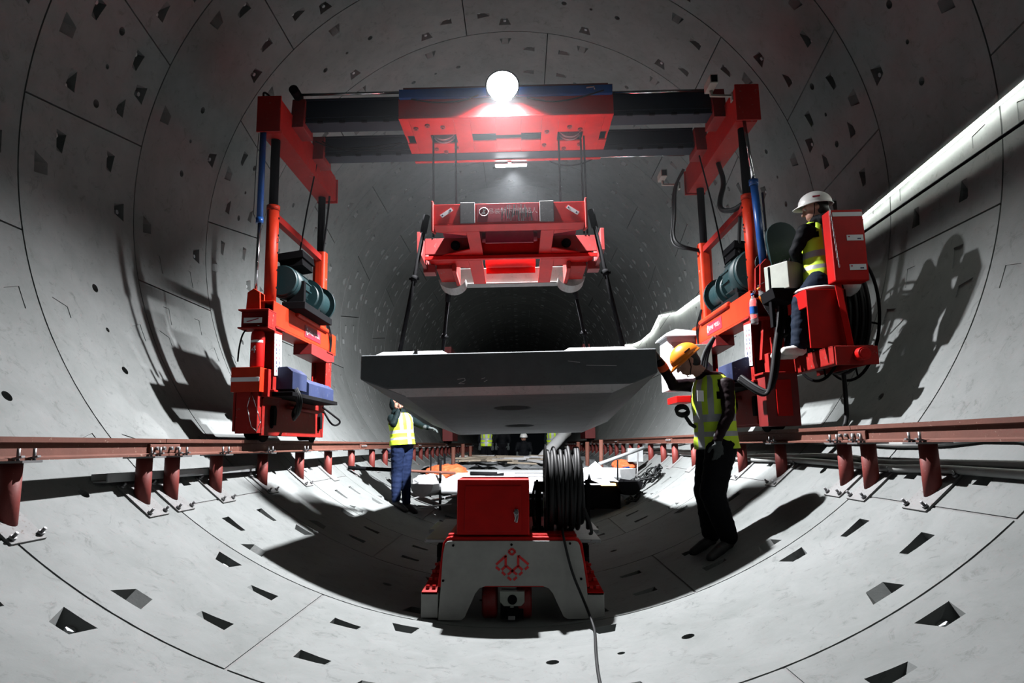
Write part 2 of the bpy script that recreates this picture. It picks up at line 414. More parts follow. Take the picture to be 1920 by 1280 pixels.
    dg = bpy.context.evaluated_depsgraph_get(); out = bpy.data.meshes.new_from_object(o.evaluated_get(dg))
    bpy.data.objects.remove(o); bpy.data.objects.remove(c)
    bm = bmesh.new(); bm.from_mesh(out)
    for a, y, _ in nuts:   # bolt heads inside the pockets
        c = P(a, y, .085); q = P(a, y, .045); F = frame_to(q-c)
        A = [bm.verts.new(c+F @ Vector((math.cos(t*math.pi/3)*.024, math.sin(t*math.pi/3)*.024, 0))) for t in range(6)]
        Bv = [bm.verts.new(q+F @ Vector((math.cos(t*math.pi/3)*.024, math.sin(t*math.pi/3)*.024, 0))) for t in range(6)]
        for i in range(6): bm.faces.new((A[i], A[(i+1) % 6], Bv[(i+1) % 6], Bv[i])).material_index = 1
        bm.faces.new(Bv).material_index = 1
    bm.to_mesh(out); bm.free(); out.name = nm
    nr = []
    for p in out.polygons:
        p.use_smooth = True
        c = p.center; rad = Vector((-c.x, 0, -c.z)).normalized()
        curved = p.normal.dot(rad) > .995 and abs(math.hypot(c.x, c.z)-TR) < .01
        for vi in p.vertices:
            v = out.vertices[vi].co
            nr.append(Vector((-v.x, 0, -v.z)).normalized() if curved else p.normal.copy())
    out.normals_split_custom_set(nr)
    return out
SEG = {}
for key, J in (('A', JA), ('B', JB)):
    for i in range(7):
        SEG[key, i] = seg_mesh(J[i], J[i+1], 'lining_segment')
for r in range(-6, 32):
    key = 'A' if r % 2 else 'B'
    for i in range(7):
        o = bpy.data.objects.new('lining_segment', SEG[key, i]); COL.objects.link(o); o.parent = wall
        o.location = (0, RING0+r*RW, 0)
for r in range(-4, 10):
    q = MB(); y = RING0+r*RW
    for i in range(44):
        a0, a1 = R_(-62+124*i/44), R_(-62+124*(i+1)/44)
        v = [q.bm.verts.new(((TR+.007)*math.sin(a), yy, -(TR+.007)*math.cos(a))) for a, yy in ((a0, y-.011), (a1, y-.011), (a1, y+.011), (a0, y+.011))]; q.bm.faces.new(v)
    for J in (JA if r % 2 else JB):
        a = J[0]
        if abs(norm(a)) < 50:
            a = R_(norm(a)); d = .011/TR; v = [q.bm.verts.new(((TR+.006)*math.sin(u), yy, -(TR+.006)*math.cos(u))) for u, yy in ((a-d, y), (a+d, y), (a+d, y+RW), (a-d, y+RW))]; q.bm.faces.new(v)
    o = q.done('joint_mortar', mortar, wall); o['kind'] = 'stuff'
# ------------------------------------------------------------------ rails and posts
RZ = -2.50
def rail_section(side, ya, yb, label):
    s = side; t = thing('steel_rail', label, 'rail', (s*2.51, ya, RZ-.12), True, 'rail sections')
    x = s*2.51
    pr = [(-.055, -.12), (.055, -.12), (.055, -.108), (.010, -.098), (.008, -.035), (.030, -.028), (.032, 0), (-.032, 0), (-.030, -.028), (-.008, -.035), (-.010, -.098), (-.055, -.108)]
    MB().prism([(x+u, RZ+v) for u, v in pr], 'y', ya+.004, yb-.004).done('rail_bar', rust, t)
    if ya > -2 and yb < 40 or True:
        f = MB()
        f.box(x-s*.012, x-s*.030, ya-.2, ya+.2, RZ-.10, RZ-.038)
        f.done('fishplate', rust, t, .004)
        for k in (-.14, -.05, .05, .14):
            MB().cyl((x-s*.028, ya+k, RZ-.068), (x-s*.055, ya+k, RZ-.068), .014, n=6).done('fish_bolt', steel, t)
    return t
for s, nm in ((-1, 'left'), (1, 'right')):
    ya = -1.25 if s < 0 else -1.1
    k = 0
    words_ = ['running past the camera', 'under the gantry wheels', 'just beyond the gantry', 'far along the tunnel', 'farther along the tunnel', 'fading into the distance']
    while k < 6:
        rail_section(s, ya+6*k, ya+6*k+6, f'rusty steel rail on the {nm} side of the tunnel, length {words_[k]}')
        k += 1
def post(s, y, label, near, group=None):
    x = s*2.51; zb = floor_z(GC*x-GS*RZ)      # world floor height below
    zt = RZ-.12; base = (x, y, -2.93)
    t = thing('rail_post', label, 'post', base, True, group)
    MB().cyl((x, y, -3.01 if s < 0 else -2.99), (x, y, zt-.012), .052, n=18).done('pipe', postm, t)
    # sole plate lying on the curved lining
    wx = GC*x-GS*-2.95; nrm = Vector((-wx, 0, -floor_z(wx))).normalized(); th = math.atan2(wx, -floor_z(wx))
    c = Vector((wx, y, floor_z(wx)))+nrm*.008
    ci = Vector((GC*c.x+GS*c.z, c.y, -GS*c.x+GC*c.z)); M = Matrix.Translation(ci) @ Matrix.Rotation(-(th-GA), 4, 'Y')
    b = MB(); b.box(-.16, .16, -.12, .12, -.006, .008, None, M); b.done('sole_plate', platem, t, .002)
    if near:
        for u in (-.13, .13):
            for v in (-.095, .095):
                q = MB(); q.cyl(M @ Vector((u, v, .008)), M @ Vector((u, v, .05)), .009, n=6); q.cyl(M @ Vector((u, v, .01)), M @ Vector((u, v, .026)), .017, n=6)
                q.done('anchor_bolt', steel, t)
    h = MB(); h.box(x-.11, x+.11, y-.07, y+.07, zt-.012, zt); h.done('head_plate', steel, t)
    if near:
        for v in (-1, 1):
            q = MB(); q.bar((x-s*.035, y+v*.055, zt+.006), (x-s*.10, y+v*.055, zt+.02), .025, .01); q.cyl((x-s*.075, y+v*.055, zt), (x-s*.075, y+v*.055, zt+.06), .009, n=6)
            q.done('rail_clip', steel, t)
ORD = ['Nearest', 'Second', 'Third', 'Fourth', 'Fifth', 'Sixth', 'Seventh', 'Eighth', 'Ninth', 'Tenth']
for s, nm, ys in ((-1, 'left', [1.1, 2.2, 3.345, 4.54, 4.905, 5.62, 6.63, 7.74, 8.88, 10.1]), (1, 'right', [1.2, 2.4, 4.042, 4.733, 5.083, 6.33, 7.43, 8.4, 9.44, 10.64])):
    vis = 0
    for y in ys:
        if y < 3: lab = f'red oxide rail post on the {nm} side, {"beside" if y > 2 else "behind"} the camera'
        else:
            lab = f'{ORD[vis]} red pipe post in view from the camera under the {nm} rail'; vis += 1
        post(s, y, lab, y < 8)
    y = 11.5
    while y < 36:
        post(s, y, f'small distant red post under the far stretch of the {nm} rail', False, f'distant rail posts on the {nm}'); y += 1.12
# ------------------------------------------------------------------ gantry crane (built in the gantry frame)
GBASE = (0, 7.17, RZ)
crane = thing('gantry_crane', 'big red telescopic gantry crane straddling the tunnel on the two rails', 'crane', GBASE, True)
def part(mb, name, mat, parent=crane, bevel=.004): return mb.done(name, mat, parent, bevel)
def leg(s):
    def X(a, b): return (min(s*a, s*b), max(s*a, s*b))
    # wheel carrier
    b = MB(); xi = X(2.36, 2.385); xo = X(2.60, 2.625)
    b.prism([(6.19, -2.46), (8.12, -2.46), (8.16, -2.12), (8.12, -2.05), (6.30, -2.05), (6.19, -2.12)], 'x', *xi)
    b.prism([(6.15, -2.42), (8.15, -2.42), (8.16, -2.05), (6.15, -2.05)], 'x', *xo)
    b.box(*X(2.385, 2.60), 6.3, 8.05, -2.10, -2.05); b.box(*X(2.385, 2.60), 6.16, 6.20, -2.33, -2.05)
    b.box(*X(2.385, 2.60), 8.05, 8.1, -2.40, -2.05)
    wc = part(b, 'wheel_carrier', redd)
    for y in (6.42, 7.92):
        q = MB(); q.cyl((s*2.44, y, RZ+.145), (s*2.58, y, RZ+.145), .14, n=28); q.cyl((s*2.425, y, RZ+.145), (s*2.445, y, RZ+.145), .165, n=28)
        q.cyl((s*2.345, y, RZ+.14), (s*2.61, y, RZ+.14), .03, n=12); part(q, 'wheel', black, wc, .003)
        q = MB(); q.prism([(y-.035, -2.36), (y+.035, -2.36), (y+.045, -2.22), (y+.02, -2.17), (y-.02, -2.17), (y-.045, -2.22)], 'x', *X(2.32, 2.362)); part(q, 'axle_cap', black, wc, .004)
    # lower posts: H sections
    for y0, y1 in ((6.22, 6.42), (7.92, 8.14)):
        b = MB(); b.box(*X(2.28, 2.295), y0, y1, -2.05, -1.42); b.box(*X(2.445, 2.46), y0, y1, -2.05, -1.42); b.box(*X(2.295, 2.445), (y0+y1)/2-.012, (y0+y1)/2+.012, -2.05, -1.42)
        b.box(*X(2.26, 2.48), y0-.02, y1+.02, -2.05, -2.03); b.box(*X(2.26, 2.48), y0-.02, y1+.02, -1.44, -1.42)
        part(b, 'lower_post', redd)
    b = MB(); b.prism([(7.32, -1.42), (8.22, -1.42), (8.22, -1.52), (7.95, -1.56), (7.32, -1.54)], 'x', *X(2.27, 2.48)); part(b, 'post_haunch', dred)
    # longitudinal beam between the posts
    b = MB(); b.box(*X(2.30, 2.50), 6.22, 8.38, -1.42, -1.40); b.box(*X(2.30, 2.315), 6.22, 8.38, -1.40, -1.17); b.box(*X(2.485, 2.5), 6.22, 8.38, -1.40, -1.17)
    b.box(*X(2.30, 2.50), 6.22, 8.38, -1.18, -1.165); b.box(*X(2.3, 2.5), 8.36, 8.38, -1.4, -1.17)
    lb = part(b, 'longitudinal_beam', orange)
    q = MB(); q.cyl((s*2.295, 6.85, -1.17), (s*2.295, 7.95, -1.17), .032, n=14); q.cyl((s*2.295, 6.84, -1.17), (s*2.295, 6.852, -1.17), .026, n=14, mat=None); part(q, 'pipe_rail', orange, lb)
    q = MB(); q.box(*X(2.296, 2.300), 7.15, 7.72, -1.365, -1.235); sg = part(q, 'name_sign', maroon, lb, 0)
    M = FM((s*2.2945, 7.47, -1.30), (0, -s*-1, 0) if s < 0 else (0, -1, 0), (0, 0, 1))
    q = MB(); q.box(*X(2.27, 2.56), 6.02, 6.22, -1.47, -1.455); q.box(*X(2.27, 2.56), 6.02, 6.22, -1.30, -1.285); q.box(*X(2.27, 2.56), 6.10, 6.115, -1.455, -1.30); q.box(*X(2.27, 2.285), 6.02, 6.22, -1.455, -1.30)
    part(q, 'front_bracket', redd)
    # telescopic columns
    for y, zt, nm in ((6.37, -.15, 'front'), (7.97, -.17, 'rear')):
        b = MB()
        if nm == 'front': b.cyl((s*2.4, y, -1.17), (s*2.4, y, zt), .060, n=28); b.cyl((s*2.4, y, zt-.05), (s*2.4, y, zt), .065, n=28)
        else: b.prism([(s*2.4+.078*math.copysign(abs(math.cos(a))**.45, math.cos(a)), y+.075*math.copysign(abs(math.sin(a))**.45, math.sin(a))) for a in [i*math.pi/16+.01 for i in range(32)]], 'z', -1.17, zt)
        oc = part(b, 'outer_column', orange, crane, 0)
        for k in range(5):
            z = -1.0+k*.18; q = MB(); q.cyl((s*2.335, y, z), (s*2.46, y, z), .011, n=8); part(q, 'column_pin', black, oc, 0)
        q = MB(); q.tube([Vector((s*2.338, y-.02, -.52)) + Vector((-s*.02*math.cos(t)-s*.0, 0, .02*math.sin(t))) for t in [i*math.pi/5 for i in range(10)]], .004, 6, True); part(q, 'eye_bolt', steel, oc, 0)
        b = MB(); b.cyl((s*2.4, y, zt-.1), (s*2.4, y, .60), .045, n=24); part(b, 'inner_column', black, crane, 0)
    b = MB(); b.bar((s*2.4, 6.42, -.25), (s*2.4, 7.92, -.25), .075, .07, up=(1, 0, 0)); part(b, 'tie_bar', redd)
    # head beam
    b = MB(); b.prism([(6.15, .60), (6.15, .90), (8.12, .90), (8.18, .84), (8.18, .60), (8.10, .56), (6.22, .56)], 'x', *X(2.28, 2.50))
    b.box(*X(2.27, 2.51), 6.13, 6.15, .54, .92); b.box(*X(2.26, 2.52), 8.16, 8.19, .56, .88)
    hb = part(b, 'head_beam', redd)
    for y, z0, z1 in ((6.65, .86, 1.10), (7.35, .82, 1.02)):
        q = MB(); q.prism([(y-.17, z0-.1), (y+.17, z0-.1), (y+.12, z1), (y-.12, z1)], 'x', *X(2.16, 2.30)); part(q, 'beam_bracket', dred, hb)
    # lifting ram
    q = MB(); x = s*2.465 if s < 0 else s*2.43; y = 6.2
    if s < 0:
        q.cyl((x, y, -.37), (x, y, .60), .031, n=20); q.cyl((x, y, -.39), (x, y, -.33), .036, n=20); part(q, 'hydraulic_ram', blue, crane, 0)
        q = MB(); q.cyl((x-.012, y, -1.12), (x, y, -.37), .016, n=14); part(q, 'ram_rod', chrome, crane, 0)
        q = MB(); q.prism([(x-.07, -1.30), (x+.07, -1.30), (x+.06, -1.10), (x, -1.06), (x-.06, -1.10)], 'y', 6.13, 6.15); q.prism([(x-.07, -1.30), (x+.07, -1.30), (x+.06, -1.10), (x, -1.06), (x-.06, -1.10)], 'y', 6.24, 6.26); part(q, 'ram_clevis', orange)
        q = MB(); q.tube([(x-.035, y-.02, .55), (x-.05, y-.02, .2), (x-.055, y-.02, -.3), (x-.03, y-.02, -.35)], .004, 6); part(q, 'ram_pipe', chrome, crane, 0)
    else:
        q.cyl((x+.012, y, -.95), (x-.02, y, -.08), .036, n=20); q.cyl((x-.02, y, -.12), (x-.02, y, -.06), .045, n=20); part(q, 'hydraulic_ram', blue, crane, 0)
        q = MB(); q.cyl((x-.02, y, -.08), (x-.07, y, .62), .017, n=14); part(q, 'ram_rod', chrome, crane, 0)
        q = MB(); q.prism([(x-.07, -1.20), (x+.09, -1.20), (x+.07, -.92), (x+.01, -.88), (x-.05, -.94)], 'y', 6.12, 6.15); q.prism([(x-.07, -1.2), (x+.09, -1.2), (x+.07, -.92), (x+.01, -.88), (x-.05, -.94)], 'y', 6.25, 6.28); part(q, 'ram_clevis', redd)
        q = MB(); q.tube([(x+.05, y-.02, -.2), (x+.055, y-.02, -.6), (x+.045, y-.02, -.9)], .012, 8); part(q, 'ram_pipe', chrome, crane, 0)
    return lb, sg
lbL, sgL = leg(-1); lbR, sgR = leg(1)
for s, sg in ((-1, sgL), (1, sgR)):
    xd = (0, 1, 0) if s < 0 else (0, -1, 0)
    M = FM((s*2.2935, 7.50, -1.30), xd, (0, 0, 1))
    t = MB(); t.tube([FM((s*2.294, 7.21 if s < 0 else 7.66, -1.30), xd, (0, 0, 1)) @ Vector((.026*math.cos(a*math.pi/8), .040*math.sin(a*math.pi/8), 0)) for a in range(15)], .006, 5)
    text('sign_text', '吊装作业 严禁站人', FM((s*2.2935, 7.44, -1.30), xd, (0, 0, 1)), .058, wtext, lbL if s < 0 else lbR)
    part(t, 'sign_logo', wtext, sg, 0)
# striped front box of the left leg and plain cover on the right
b = MB(); b.box(-2.61, -2.34, 6.05, 6.10, -2.06, -1.83, orange); b.box(-2.61, -2.34, 6.10, 6.52, -2.06, -1.83, orange); b.box(-2.612, -2.345, 6.046, 6.05, -1.965, -1.925, paper)
b.box(-2.36, -2.30, 6.15, 6.52, -2.10, -1.84, redd)
part(b, 'striped_buffer_box', orange)
b = MB(); b.box(-2.575, -2.37, 6.10, 6.19, -2.44, -2.05); part(b, 'rail_sweep_box', redd)
b = MB(); b.box(2.30, 2.60, 6.02, 6.25, -2.47, -1.98, dred); b.box(2.39, 2.53, 6.005, 6.02, -2.38, -2.05, red); b.box(2.28, 2.62, 6.0, 6.27, -2.00, -1.98, redd)
part(b, 'drive_cover', dred)
b = MB(); b.plate(1.99, 2.40, -2.46, -2.0, 6.5, 6.515, [], redd, 'y'); b.bm.clear(); b = MB(); b.box(2.34, 2.362, 6.4, 7.9, -2.44, -2.1); part(b, 'carrier_skin', redd)
# tilted sheet hazard note below left bracket
q = MB(); q.box(-2.50, -2.33, 6.015, 6.02, -1.42, -1.37, paper); q.bar((-2.47, 6.012, -1.41), (-2.36, 6.012, -1.38), .003, .008, inkr); part(q, 'warning_label', paper, crane, 0)
# notices with rows of print on both front posts
for s, xd in ((-1, (-2.19, 6.19)), (1, (2.19, 6.19))):
    x0 = xd[0]; q = MB(); nx = MB()
    a = Vector((s*2.275, 6.23, -1.485)); 
    M = Matrix.Translation(Vector((s*2.272, 6.26, -1.49))) @ Matrix.Rotation(R_(4), 4, 'X')
    q.box(-.002, .002, -.07, .12, -.40, 0, paper, M)
    for col in (0, 1):
        for k in range(8):
            zz = -.05-k*.042; L_ = .018+.014*((k*7+col*3) % 3)/2
            q.box(-.0035, .0035, -.03+col*.075, -.008+col*.075, zz-L_, zz, (inkr if k % 3 == 1 else ink), M)
    part(q, 'notice_board', paper, crane, 0)
# winches on the longitudinal beams
def winch(s):
    x = s*2.42 if s > 0 else -2.27; rr_ = 1 if s > 0 else .72
    w_ = MB(); w_.cyl((x+s*.10, 6.62, -.87), (x+s*.10, 6.98, -.87), .235*rr_, n=32); w_.cyl((x+s*.10, 6.58, -.87), (x+s*.10, 6.63, -.87), .215*rr_, .235*rr_, n=32)
    w_.cyl((x+s*.10, 6.98, -.87), (x+s*.10, 7.04, -.87), .235*rr_, .20*rr_, n=32); o = part(w_, 'winch_motor', teal, crane, 0)
    for k in range(14):
        a = k*2*math.pi/14; q = MB(); M = Matrix.Translation((x+s*.10, 6.9, -.87)) @ Matrix.Rotation(a, 4, 'Y'); q.box(-.006, .006, -.12, .12, .23*rr_, .25*rr_, None, M); part(q, 'cooling_fin', teal, o, 0)
    w_ = MB(); w_.cyl((x+s*.02, 7.04, -.93), (x+s*.02, 7.62, -.93), .155, n=28); w_.cyl((x+s*.02, 7.10, -.93), (x+s*.02, 7.13, -.93), .20, n=28); w_.cyl((x+s*.02, 7.52, -.93), (x+s*.02, 7.56, -.93), .21, n=28)
    w_.cyl((x+s*.02, 7.62, -.93), (x+s*.02, 7.70, -.93), .155, .09, n=28); part(w_, 'winch_drum', teal, crane, 0)
    w_ = MB(); w_.box(min(x-.1, x+.14), max(x-.1, x+.14), 6.62, 7.6, -1.165, -1.09); w_.box(x-.08, x+.1, 7.2, 7.26, -1.1, -.8); w_.box(x-.08, x+.1, 6.7, 6.76, -1.1, -.85); part(w_, 'winch_bed', black)
    w_ = MB(); M = Matrix.Translation((x+s*.05, 6.85, -.60)) @ Matrix.Rotation(R_(8*s), 4, 'Y'); w_.box(-.14, .14, -.18, .2, -.02, .06, None, M); w_.box(-.12, .12, -.16, .18, -.10, -.02, black, M)
    part(w_, 'rain_cover', bluebox if s < 0 else bluebk)
winch(-1); winch(1)
q = MB(); q.tube([(-2.27, 7.35, .80), (-2.34, 7.22, .1), (-2.40, 7.08, -.72)], .009, 6); part(q, 'hoist_rope', black, crane, 0)
q = MB(); q.tube([(2.22, 7.35, .80), (2.30, 7.22, .1), (2.38, 7.10, -.75)], .009, 6); part(q, 'hoist_rope', black, crane, 0)
# rounded teal shield and spool outside the right leg
q = MB(); pr = [(2.50, -1.12), (2.66, -1.12), (2.745, -.72)] + [(2.60+.145*math.cos(a*math.pi/10), -.66+.13*math.sin(a*math.pi/10)) for a in range(0, 11)] + [(2.455, -.72)]
q.prism(pr, 'y', 6.10, 6.14); part(q, 'rounded_shield', teal)
q = MB(); q.cyl((2.52, 6.3, -.88), (2.52, 6.36, -.88), .12, n=24); part(q, 'shield_cover', teal, crane, 0)
# motor covers inside the legs
for s in (-1, 1):
    for y0, y1, zt, hh in ((6.30, 6.72, -1.80, .22), (6.80, 7.70, -1.87, .18)):
        q = MB(); xa, xb = (-2.34, -2.12) if s < 0 else (2.10, 2.34)
        q.prism([(xa, zt-hh), (xb, zt-hh), (xb, zt-.05), ((xa+xb)/2+.05*(1 if s < 0 else -1), zt), (xa, zt-.01 if s < 0 else zt-.05)] if s < 0 else [(xa, zt-hh), (xb, zt-hh), (xb, zt-.01), (xb-.1, zt), (xa, zt-.05)], 'y', y0, y1)
        part(q, 'motor_cover', bluebox)
    q = MB(); xa, xb = (-2.36, -2.10) if s < 0 else (2.08, 2.36)
    q.box(xa, xb, 6.25, 7.8, -2.09, -2.05); part(q, 'motor_shelf', black)
    q = MB(); xq = s*2.33
    q.tube([(xq, 6.8, -2.16), (xq, 7.8, -2.17)], .022, 10); part(q, 'conduit', redd, crane, 0)
    for k in range(3):
        q = MB(); q.tube([(s*2.14, 6.35+k*.05, -1.98), (s*(2.10-k*.02), 6.42, -2.12), (s*2.20, 6.62+k*.05, -2.34+.03*k), (s*2.31, 6.85, -2.22), (s*2.30, 6.98+.04*k, -2.12)], .013, 8, smooth=3); part(q, 'drive_cable', cablem, crane, 0)
# chain loop and wires at the left carrier
q = MB()
for a, b_ in zip([(-2.43, 6.09, -2.06), (-2.46, 6.08, -2.2), (-2.41, 6.07, -2.38), (-2.36, 6.07, -2.42), (-2.33, 6.08, -2.34), (-2.38, 6.09, -2.2)], [(-2.46, 6.08, -2.2), (-2.41, 6.07, -2.38), (-2.36, 6.07, -2.42), (-2.33, 6.08, -2.34), (-2.38, 6.09, -2.2), (-2.43, 6.09, -2.06)]):
    q.tube([a, b_], .004, 6)
part(q, 'safety_chain', chrome, crane, 0)
q = MB(); q.tube([(-2.32, 7.95, -2.1), (-2.2, 8.0, -2.2), (-2.12, 8.1, -2.28), (-2.22, 8.05, -2.34), (-2.32, 8.0, -2.15)], .012, 8, smooth=3); part(q, 'cable_loop', rubber, crane, 0)
# wires strung along the rear posts
for s in (-1, 1):
    for k in range(3):
        q = MB(); q.tube([(s*2.31, 7.93+.02*k, -1.0), (s*(2.29-.01*k), 8.02+.03*k, -1.18), (s*2.285, 8.1+.02*k, -1.32), (s*2.29, 8.05+.02*k, -1.5)], .007, 6, smooth=2); part(q, 'signal_wire', black, crane, 0)
# cross beams
def hbeam(y0, y1, z0, z1, xa, xb):
    b = MB(); b.box(xa, xb, y0+.02, y1-.02, z0+.02, z1-.02); b.box(xa, xb, y0, y1, z1-.02, z1); b.box(xa, xb, y0, y1, z0, z0+.02)
    b.box(xa, xb, y0, y0+.02, z0+.06, z0+.07); return part(b, 'cross_beam', bluebk)
cb1 = hbeam(6.54, 6.76, .83, 1.11, -2.22, 2.20); cb2 = hbeam(7.25, 7.45, .78, 1.03, -2.25, 2.15)
for k in range(18):
    for cb_, y, z in ((cb1, 6.535, .84), (cb2, 7.245, .79)):
        x = -2.0+k*.235
        if abs(x) < 1.2: continue
        q = MB(); q.box(x-.03, x+.03, y, y+.02, z-.012, z+.012); part(q, 'rack_tooth', black, cb_, 0)
q = MB(); q.cyl((-2.2, 6.47, 1.115), (-1.13, 6.47, 1.115), .014, n=12); part(q, 'travel_ram_rod', chrome, crane, 0)
q = MB(); q.cyl((1.09, 6.47, 1.05), (2.12, 6.47, 1.05), .018, n=12); part(q, 'travel_ram_rod', chrome, crane, 0)
q = MB(); q.cyl((1.09, 7.5, .81), (2.1, 7.5, .81), .014, n=12); part(q, 'travel_ram_rod', chrome, crane, 0)
q = MB(); q.cyl((-2.24, 6.38, 1.13), (-2.24, 6.56, 1.13), .05, n=16); part(q, 'ram_end', black, crane, 0)
for pts in ([(-2.16, 6.9, .8), (-2.0, 6.9, .72), (-1.7, 6.9, .70), (-1.2, 6.95, .78)], [(-2.1, 6.95, .82), (-1.9, 6.95, .70), (-1.5, 7.0, .72), (-1.15, 7.0, .80)], [(-1.0, 6.37, .98), (-.8, 6.36, .93), (-.5, 6.36, .93), (-.3, 6.36, 1.0)], [(.2, 6.36, .96), (.45, 6.36, .90), (.7, 6.36, .93), (1.0, 6.36, 1.02)], [(.45, 7.5, .80), (.55, 7.5, .72), (.8, 7.5, .70), (1.0, 7.5, .78)]):
    q = MB(); q.tube(pts, .007, 6, smooth=3); part(q, 'slack_wire', black, crane, 0)
# lifting trolley
b = MB()
holes = [(-.86, -.575, 6.79, 7.01), (-.40, -.14, 6.79, 6.97), (.14, .36, 6.79, 6.97), (-.14, .14, 6.83, 6.93), (.54, .82, 6.79, 7.01), (-1.14, -1.04, 6.80, 7.0), (1.01, 1.10, 6.80, 7.0)]
b.plate(-1.14, 1.10, 6.42, 7.44, .785, .805, holes)
b.plate(-1.14, 1.10, .80, 1.0, 6.40, 6.42, [], None, 'y'); b.plate(-1.12, 1.08, .80, 1.08, 7.46, 7.48, [], None, 'y')
b.box(-1.14, 1.10, 6.395, 6.44, .775, .80); b.box(-1.13, 1.09, 7.44, 7.49, .77, .80)
for x in (-1.14, -.93, -.5, .47, .88, 1.08): b.plate(6.42, 7.46, .80, .83, x, x+.02, [], None, 'x')
tr = part(b, 'trolley_body', red)
b = MB(); b.box(-1.12, 1.08, 6.80, 7.02, 1.12, 1.14); b.box(-1.1, 1.06, 6.44, 7.44, 1.13, 1.15); part(b, 'trolley_deck', dred)
b = MB(); b.box(-1.13, 1.09, 6.36, 6.44, .99, 1.085); part(b, 'trolley_ram', blue)
b = MB(); b.box(.05, 1.11, 6.46, 6.50, 1.085, 1.15); part(b, 'trolley_front_plate', dred)
q = MB(); q.tube([(.82, 6.352, 1.05), (.90, 6.35, 1.06), (.905, 6.35, 1.03)], .008, 6); part(q, 'grab_hook', steel, tr, 0)
for x, y in ((-.99, 6.62), (-.7, 6.60), (-.86, 6.56), (-.83, 7.12), (-.6, 7.1), (-.73, 7.2), (.42, 6.76), (.66, 6.66), (.78, 6.72), (.40, 7.08), (.63, 7.18), (.80, 7.08)):
    q = MB(); q.cyl((x, y, .786), (x, y, .765), .026, n=12); q.cyl((x, y, .765), (x, y, .755), .013, n=6); part(q, 'plate_bolt', dred, tr, 0)
for x in (-.72, .68):
    q = MB(); q.cyl((x, 6.87, .90), (x, 6.93, .90), .125, n=32); q.cyl((x, 6.85, .90), (x, 6.875, .90), .14, n=32); q.cyl((x, 6.925, .90), (x, 6.95, .90), .14, n=32); part(q, 'pulley', steel, tr, 0)
for x, k in ((-.84, 0), (-.59, 0), (.555, 0), (.80, 0), (.835, 0)):
    q = MB(); q.cyl((x, 6.90, -.34), (x, 6.90, .90), .011, n=8); part(q, 'lifting_rope', black, crane, 0)
# floodlight and rear lamp
fl = thing('floodlight', 'blazing round floodlight on the front edge of the crane trolley', 'lamp', (-.05, 6.36, 1.09), True)
q = MB(); Mx = Matrix.Translation((-.05, 6.36, 1.10)) @ Matrix.Rotation(R_(90), 4, 'X')
q.lathe([(.05, -.12), (.08, -.08), (.175, -.03), (.18, .0), (.17, .0), (.165, -.02)], Mx, 32); q.done('housing', black, fl)
q = MB(); q.lathe([(.163, -.012), (.163, .0), (.11, .03), (.03, .04)], Mx, 32); q.done('led_lens', lamp_m, fl)
q = MB(); q.box(-.20, .10, 6.37, 6.42, .99, 1.0); q.box(-.215, -.205, 6.36, 6.40, .99, 1.12); q.box(.105, .115, 6.36, 6.40, .99, 1.12); q.done('bracket', black, fl)
rl = thing('work_lamp', 'small bright tube lamp under the rear edge of the crane trolley', 'lamp', (.02, 7.56, .74), True)
q = MB(); q.cyl((-.17, 7.56, .742), (.20, 7.56, .748), .012, n=10); q.done('tube', lamp2_m, rl)
q = MB(); q.box(-.18, .21, 7.53, 7.59, .757, .772); q.box(-.02, .02, 7.49, 7.55, .76, .79); q.done('holder', zinc, rl)
# security cameras
for (bx, by, bz, d, lab) in ((2.28, 6.25, .86, -1, 'white security camera on top of the right head beam'), (2.17, 8.1, .67, -1, 'small white security camera near the rear end of the right head beam')):
    c = thing('security_camera', lab, 'camera', (bx, by, bz), True)
    q = MB(); q.box(bx-.01, bx+.01, by-.03, by+.03, bz-.06, bz+.03); q.bar((bx, by, bz), (bx-.22, by, bz+.01), .025, .02); q.done('arm', cream, c)
    q = MB(); q.cyl((bx-.21, by, bz), (bx-.21, by, bz+.07), .018, n=10); q.box(bx-.26, bx-.18, by-.16, by+.06, bz+.06, bz+.15); q.done('housing', cream, c, .006)
    q = MB(); q.box(bx-.25, bx-.19, by-.165, by-.158, bz+.07, bz+.14); q.done('lens_window', black, c)
# black hoses hanging on the right leg, cables on the left top
for pts, r in (([(2.19, 7.9, .8), (2.09, 8.0, .62), (2.07, 8.0, .2), (2.02, 7.95, -.02), (2.04, 7.9, -.17), (2.18, 7.9, -.23), (2.36, 7.95, -.25)], .018), ([(2.19, 7.95, .78), (2.07, 8.05, .6), (2.05, 8.05, .15), (2.0, 8.0, -.05), (2.03, 7.95, -.2), (2.2, 7.9, -.25), (2.36, 7.95, -.27)], .014),
               ([(2.40, 7.2, .56), (2.36, 6.9, .2), (2.26, 6.8, -.02), (2.24, 6.75, -.17), (2.32, 6.6, -.23), (2.39, 6.5, -.20)], .028), ([(2.40, 6.62, -.28), (2.39, 6.7, -.6), (2.39, 6.75, -.9)], .02),
               ([(-2.46, 6.22, .88), (-2.5, 6.22, 1.02), (-2.46, 6.3, 1.03), (-2.40, 6.4, .92)], .011), ([(-2.48, 6.22, .88), (-2.47, 6.25, 1.0), (-2.43, 6.35, .98), (-2.38, 6.4, .9)], .011),
               ([(-2.33, 7.9, .85), (-2.28, 7.93, .7), (-2.32, 7.93, .2), (-2.37, 7.93, -.3), (-2.36, 7.93, -.6)], .012)):
    q = MB(); q.tube(pts, r, 8, smooth=3); part(q, 'hose', cablem if r > .013 else rubber, crane, 0)
